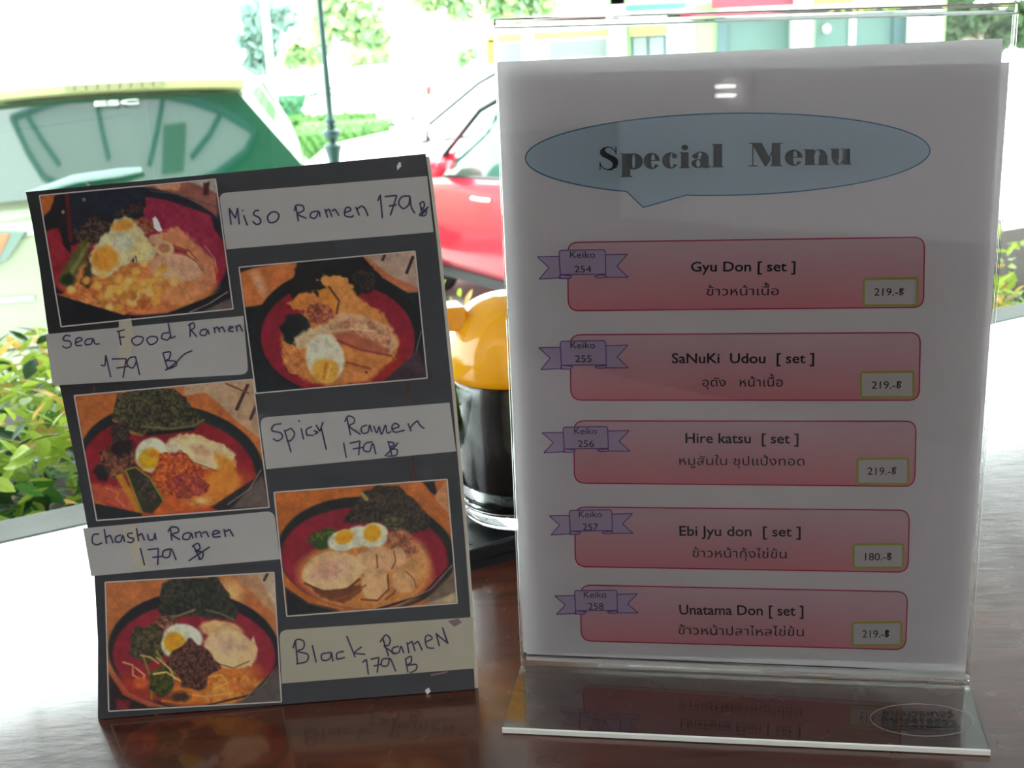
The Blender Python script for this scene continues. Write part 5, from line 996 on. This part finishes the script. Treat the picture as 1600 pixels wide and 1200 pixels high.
tree(1530, 24, 150, 60, [(1480, 30, 26), (1510, 35, 26), (1540, 30, 26), (1570, 35, 26), (1600, 25, 28), (1500, 0, 24), (1560, 60, 22), (1600, 55, 22), (1640, 40, 30), (1480, 60, 20)], mt3, 'dark green trees seen through the top right of the holder', .15, .14, 2.4)
m_bw = mat('pale_render', (.74, .78, .76), .8); m_bg = mat('light_green_panel', (.24, .50, .17), .7); m_by = mat('yellow_awning', (.70, .52, .10), .7); m_bglass = mat('shop_glass', (.09, .17, .15), .4, spec=.3)
m_bdk = mat('dark_frame', (.06, .12, .13), .5); m_mar = mat('maroon_sign', (.20, .03, .05), .5); m_ors = mat('orange_red_sign', (.80, .16, .06), .5); m_bgrey = mat('pale_grey_render', (.50, .50, .50), .8)
m_pgl = mat('pale_shop_glass', (.26, .30, .30), .4, spec=.3)
YB = 18.0
sb = empty('shop_building', 'pale shop row with white columns and green panels beyond the holder top', 'building', loc=(5, YB, ZG))
def fp(name, x0, y0, x1, y1, m_, pr_=0.0, th_=.15, par=None):
    a = at(x0, (y0+y1)/2, YB); c = at(x1, (y0+y1)/2, YB); zt = at((x0+x1)/2, y0, YB)[2]; zb_ = at((x0+x1)/2, y1, YB)[2]
    b = MB(); b.box((a[0], YB-pr_-th_, zb_), (c[0], YB-pr_, zt)); return b.build(name, m_, par or sb)
xa = at(640, 60, YB)[0]; xb_ = at(1700, 0, YB)[0]
b = MB(); b.box((at(770, 60, YB)[0], YB, ZG), (at(1464, 60, YB)[0], YB+3, 6.5)); b.build('wall', m_bw, sb)
fp('yellow_fascia', 762, 50, 955, 62, m_by, .4, .1); fp('shop_window', 860, 62, 948, 150, m_pgl, .0, .05); fp('shop_window', 776, 64, 815, 150, m_pgl, 0, .05); fp('orange_panel', 762, 62, 775, 150, mat('orange_panel', (.75, .38, .05), .6), .42, .08)
fp('column', 815, -60, 832, 220, m_bw, .2, .5); fp('column', 948, -60, 970, 220, m_bw, .2, .5)
fp('green_panel', 970, 40, 985, 220, m_bg, .0, .1); fp('yellow_sign', 981, 40, 1038, 55, m_by, .3, .08)
d_ = fp('shop_door', 983, 55, 1042, 220, m_bdk, 0, .06); fp('door_pane', 990, 58, 1010, 215, m_pgl, .06, .02, d_); fp('door_pane', 1015, 58, 1036, 215, m_pgl, .06, .02, d_)
fp('notice', 1055, 58, 1068, 72, mat('pale_teal', (.45, .75, .70), .7), .0, .04)
fp('green_panel', 1086, 5, 1118, 220, m_bg, 0, .1); fp('window_post', 1118, 27, 1132, 220, m_bdk, .05, .1); fp('shop_window', 1132, 30, 1230, 220, m_bglass, 0, .05)
fp('column', 1229, -80, 1247, 220, m_bw, .3, .5); fp('green_panel', 1247, -60, 1264, 220, m_bg, .1, .2); w1_ = fp('shop_window', 1264, 22, 1390, 220, m_bglass, 0, .05)
fp('mullion', 1322, 20, 1331, 220, m_bw, .06, .06, w1_); fp('window_post', 1388, 22, 1406, 220, m_bdk, .05, .1)
b = MB(); q = at(1289, 45, YB); b.lathe((q[0], YB-.08, q[2]), [(0, .07), (.05, .05), (.07, 0), (.05, -.05), (0, -.07)], 14); b.build('wall_lamp', m_lens, sb, smooth=True)
fp('column', 1406, -90, 1437, 220, m_bw, .3, .5); fp('green_panel', 1437, -90, 1464, 220, m_bg, .1, .2)
fp('canopy_fascia', 930, -30, 1066, 8, m_bg, .5, .2); fp('canopy_band', 945, 8, 1066, 18, mat('teal_band', (.12, .34, .30), .6), .3, .1)  # the second piece is a plain teal strip below the green fascia
fp('sign_panel', 1105, -20, 1232, 12, m_mar, .3, .1); fp('sign_panel', 1262, -20, 1322, 8, m_ors, .3, .1); fp('upper_wall_panel', 1324, -40, 1404, 10, m_bgrey, .1, .1)
YB = 45.0
wb = empty('white_building', 'tall white building with faint small windows, upper left beyond the SUV', 'building', loc=(-12, YB, ZG))
sb = wb
b = MB(); b.box((at(20, 60, YB)[0], YB, ZG), (at(382, 60, YB)[0], YB+8, at(200, -60, YB)[2])); b.build('wall', mat('white_render', (.92, .93, .92), .8), wb)
b = MB(); b.box((at(16, 60, YB)[0], YB-.3, at(200, -60, YB)[2]), (at(386, 60, YB)[0], YB+8.3, at(200, -60, YB)[2]+.5)); b.build('roof_slab', m_bw, wb)
m_fw = mat('faint_window', (.42, .62, .60), .3)
for x, y in ((153, 12), (165, 12), (195, 12), (220, 12), (200, 51), (225, 51), (255, 50), (339, 42), (347, 33), (360, 62)): fp('window', x-3, y-6, x+3, y+5, m_fw, 0, .03)
YB = 40.0
gb = empty('grey_building', 'pale grey building at the far upper left corner', 'building', loc=(-20, YB, ZG)); sb = gb
b = MB(); b.box((at(-140, 60, YB)[0], YB, ZG), (at(8, 30, YB)[0], YB+4, at(0, -60, YB)[2])); b.build('wall', mat('hazy_grey_render', (.55, .55, .57), .8), gb)
fp('balcony_band', -140, 72, 24, 98, mat('cream_band', (.80, .70, .45), .8), .1, .3); fp('balcony_band', -140, 10, 12, 16, m_bw, .1, .3)
# white pole between the trees and a blue road sign
b = MB(); q = at(424, 115, 20); b.tube([(q[0], 20, ZG), (q[0], 20, 6)], .06, 10); tag(b.build('street_pole', m_bw), 'pale white street pole between the hazy trees above the SUV', 'pole')
bs_ = empty('road_sign', 'small bright blue road sign beside the forked street tree', 'sign', loc=(float(at(745, 88, 13.5)[0]), 13.5, ZG)); q0 = at(742.5, 74, 13.5); q1 = at(747, 100, 13.5)
b = MB(); b.box((q0[0], 13.48, q1[2]), (q1[0], 13.5, q0[2])); b.build('sign_board', mat('sky_blue_sign', (.10, .52, .85), .5), bs_)
b = MB(); b.tube([((q0[0]+q1[0])/2, 13.53, ZG), ((q0[0]+q1[0])/2, 13.53, q0[2])], .012, 8); b.build('post', m_bgrey, bs_)

# ================================================================== INSIDE, BEHIND THE CAMERA; ADDED GLARE BLOCKER AND FACADE OUTSIDE
m_lampb = mat('lamp_housing', (.5, .5, .5), .5); m_tube = mat('fluorescent_tube', (1, .98, .94), .5, emis=16)
hp = SS.O+SS.R @ SS.P(1150., 141.); dv = ray(1150, 141); dr = dv-2*(dv @ SS.n)*SS.n
PB = np.array(wl(0, OB, 0)); tq = ((PB-hp) @ ND)/(dr @ ND); LP = hp+dr*tq+ND*.06
cl = empty('wall_lamp', 'small wall lamp with two short tubes on the back wall behind the viewer', 'lamp', loc=LP)
b = MB(); q = LP-ND*.03; b.hull([tuple(q-UD*.09-ND*.03+np.array([0, 0, -.06])), tuple(q+UD*.09-ND*.03+np.array([0, 0, -.06])), tuple(q+UD*.09+np.array([0, 0, -.06])), tuple(q-UD*.09+np.array([0, 0, -.06]))], [tuple(q-UD*.09-ND*.03+np.array([0, 0, .06])), tuple(q+UD*.09-ND*.03+np.array([0, 0, .06])), tuple(q+UD*.09+np.array([0, 0, .06])), tuple(q-UD*.09+np.array([0, 0, .06]))]); b.build('housing', m_lampb, cl)
for z_ in (-.016, .016):
    b = MB(); b.tube([tuple(LP-UD*.04+np.array([0, 0, z_])), tuple(LP+UD*.04+np.array([0, 0, z_]))], .006, 10); b.build('lamp_tube', m_tube, cl)
m_fill = mat('fill_light_glow', (1, .95, .93), .6, emis=1.5)  # glowing panels added overhead to brighten the menu fronts
for k, (a_, o_) in enumerate(((-.9, -1.7), (.9, -1.7), (-.9, -3.1), (.9, -3.1))):
    c_ = empty('fill_light', ('left near', 'right near', 'left far', 'right far')[k]+' added fill light panel inside, unseen behind the viewer', 'lamp', loc=wl(a_, o_, 1.95), group='added fill lights')
    b = MB(); wbox(b, a_-.62, a_+.62, o_-.12, o_+.12, 1.90, 1.95); b.build('housing', m_lampb, c_)
    b = MB(); wbox(b, a_-.60, a_+.60, o_-.10, o_+.10, 1.885, 1.90); b.build('glow_face', m_fill, c_)
m_blocker = mat('blocker_fabric', (.40, .42, .44), .7, trans=.15)  # unseen sloping cover, added to cut the sky's glare on the table
cn = empty('blocker', 'added unseen sloping awning over the window outside', 'blocker', loc=wl(.5, .8, 1.7))
b = MB(); b.hull([wl(A0, .16, 1.90), wl(A1, .16, 1.90), wl(A1, 1.6, 1.02), wl(A0, 1.6, 1.02)], [wl(A0, .16, 1.91), wl(A1, .16, 1.91), wl(A1, 1.6, 1.03), wl(A0, 1.6, 1.03)]); b.build('cover', m_blocker, cn)
for k in range(8):
    a_ = A0+(A1-A0)*k/7; b = MB(); b.tube([wl(a_, .17, 1.88), wl(a_, 1.6, 1.0)], .012, 8); b.build('rib', m_post, cn)
# fanlight on the upper facade: the arched panel and ribs that the SUV's rear glass mirrors
m_fan = mat('fanlight_panel', (.62, .58, .64), .6); m_fr = mat('blue_grey_frame', (.05, .12, .17), .5)
gn = np.array([0, -1.0, .36]); gn = gn/np.linalg.norm(gn)
def mirror_hit(x, y, o_=.135):
    d = ray(x, y); g0 = SUV_R @ (np.array(srear(0, 1.37, .075))-SUV_P)+SUV_P; gw = SUV_R @ gn; P = CAM+d*(((g0-CAM) @ gw)/(d @ gw))
    m = SUV_R @ np.array([.1*(SUV_R.T @ (P-SUV_P))[0], -1.0, .36]); m = m/np.linalg.norm(m); r = d-2*(d @ m)*m
    t = ((np.array(wl(0, o_, 0))-P) @ ND)/(r @ ND); return P+r*t
arch = [(20, 187), (45, 178), (80, 165), (120, 156), (160, 150), (200, 148), (250, 151), (300, 160), (345, 175), (380, 195), (400, 210), (385, 240), (340, 275), (280, 300), (200, 310), (120, 305), (70, 280), (45, 240)]
fan = empty('fanlight', 'arched panelled fanlight high on the facade, mirrored in the SUV rear glass', 'window', loc=mirror_hit(200, 230))
A_ = np.array([mirror_hit(*p) for p in arch]); n_ = len(A_)
b = MB(); b.hull([tuple(p) for p in A_], [tuple(p+ND*.03) for p in A_]); b.build('panel', m_fan, fan)
b = MB(); b.tube([p+ND*.04 for p in A_]+[A_[0]+ND*.04], .045, 8); b.build('arch_frame', m_fr, fan)
for r_ in ([(152, 156), (160, 200), (172, 252)], [(256, 158), (248, 205), (235, 262)], [(346, 180), (328, 215), (300, 250)], [(45, 185), (70, 225), (95, 260)]):
    b = MB(); b.tube([mirror_hit(*p)+ND*.04 for p in r_], .035, 8); b.build('rib', m_fr, fan)
b = MB(); q = [mirror_hit(*p)+ND*.035 for p in ((258, 200), (292, 196), (288, 270), (255, 275))]; b.hull([tuple(p) for p in q], [tuple(p+ND*.02) for p in q]); b.build('dark_panel', mat('dark_grey_panel', (.12, .15, .14), .6), fan)
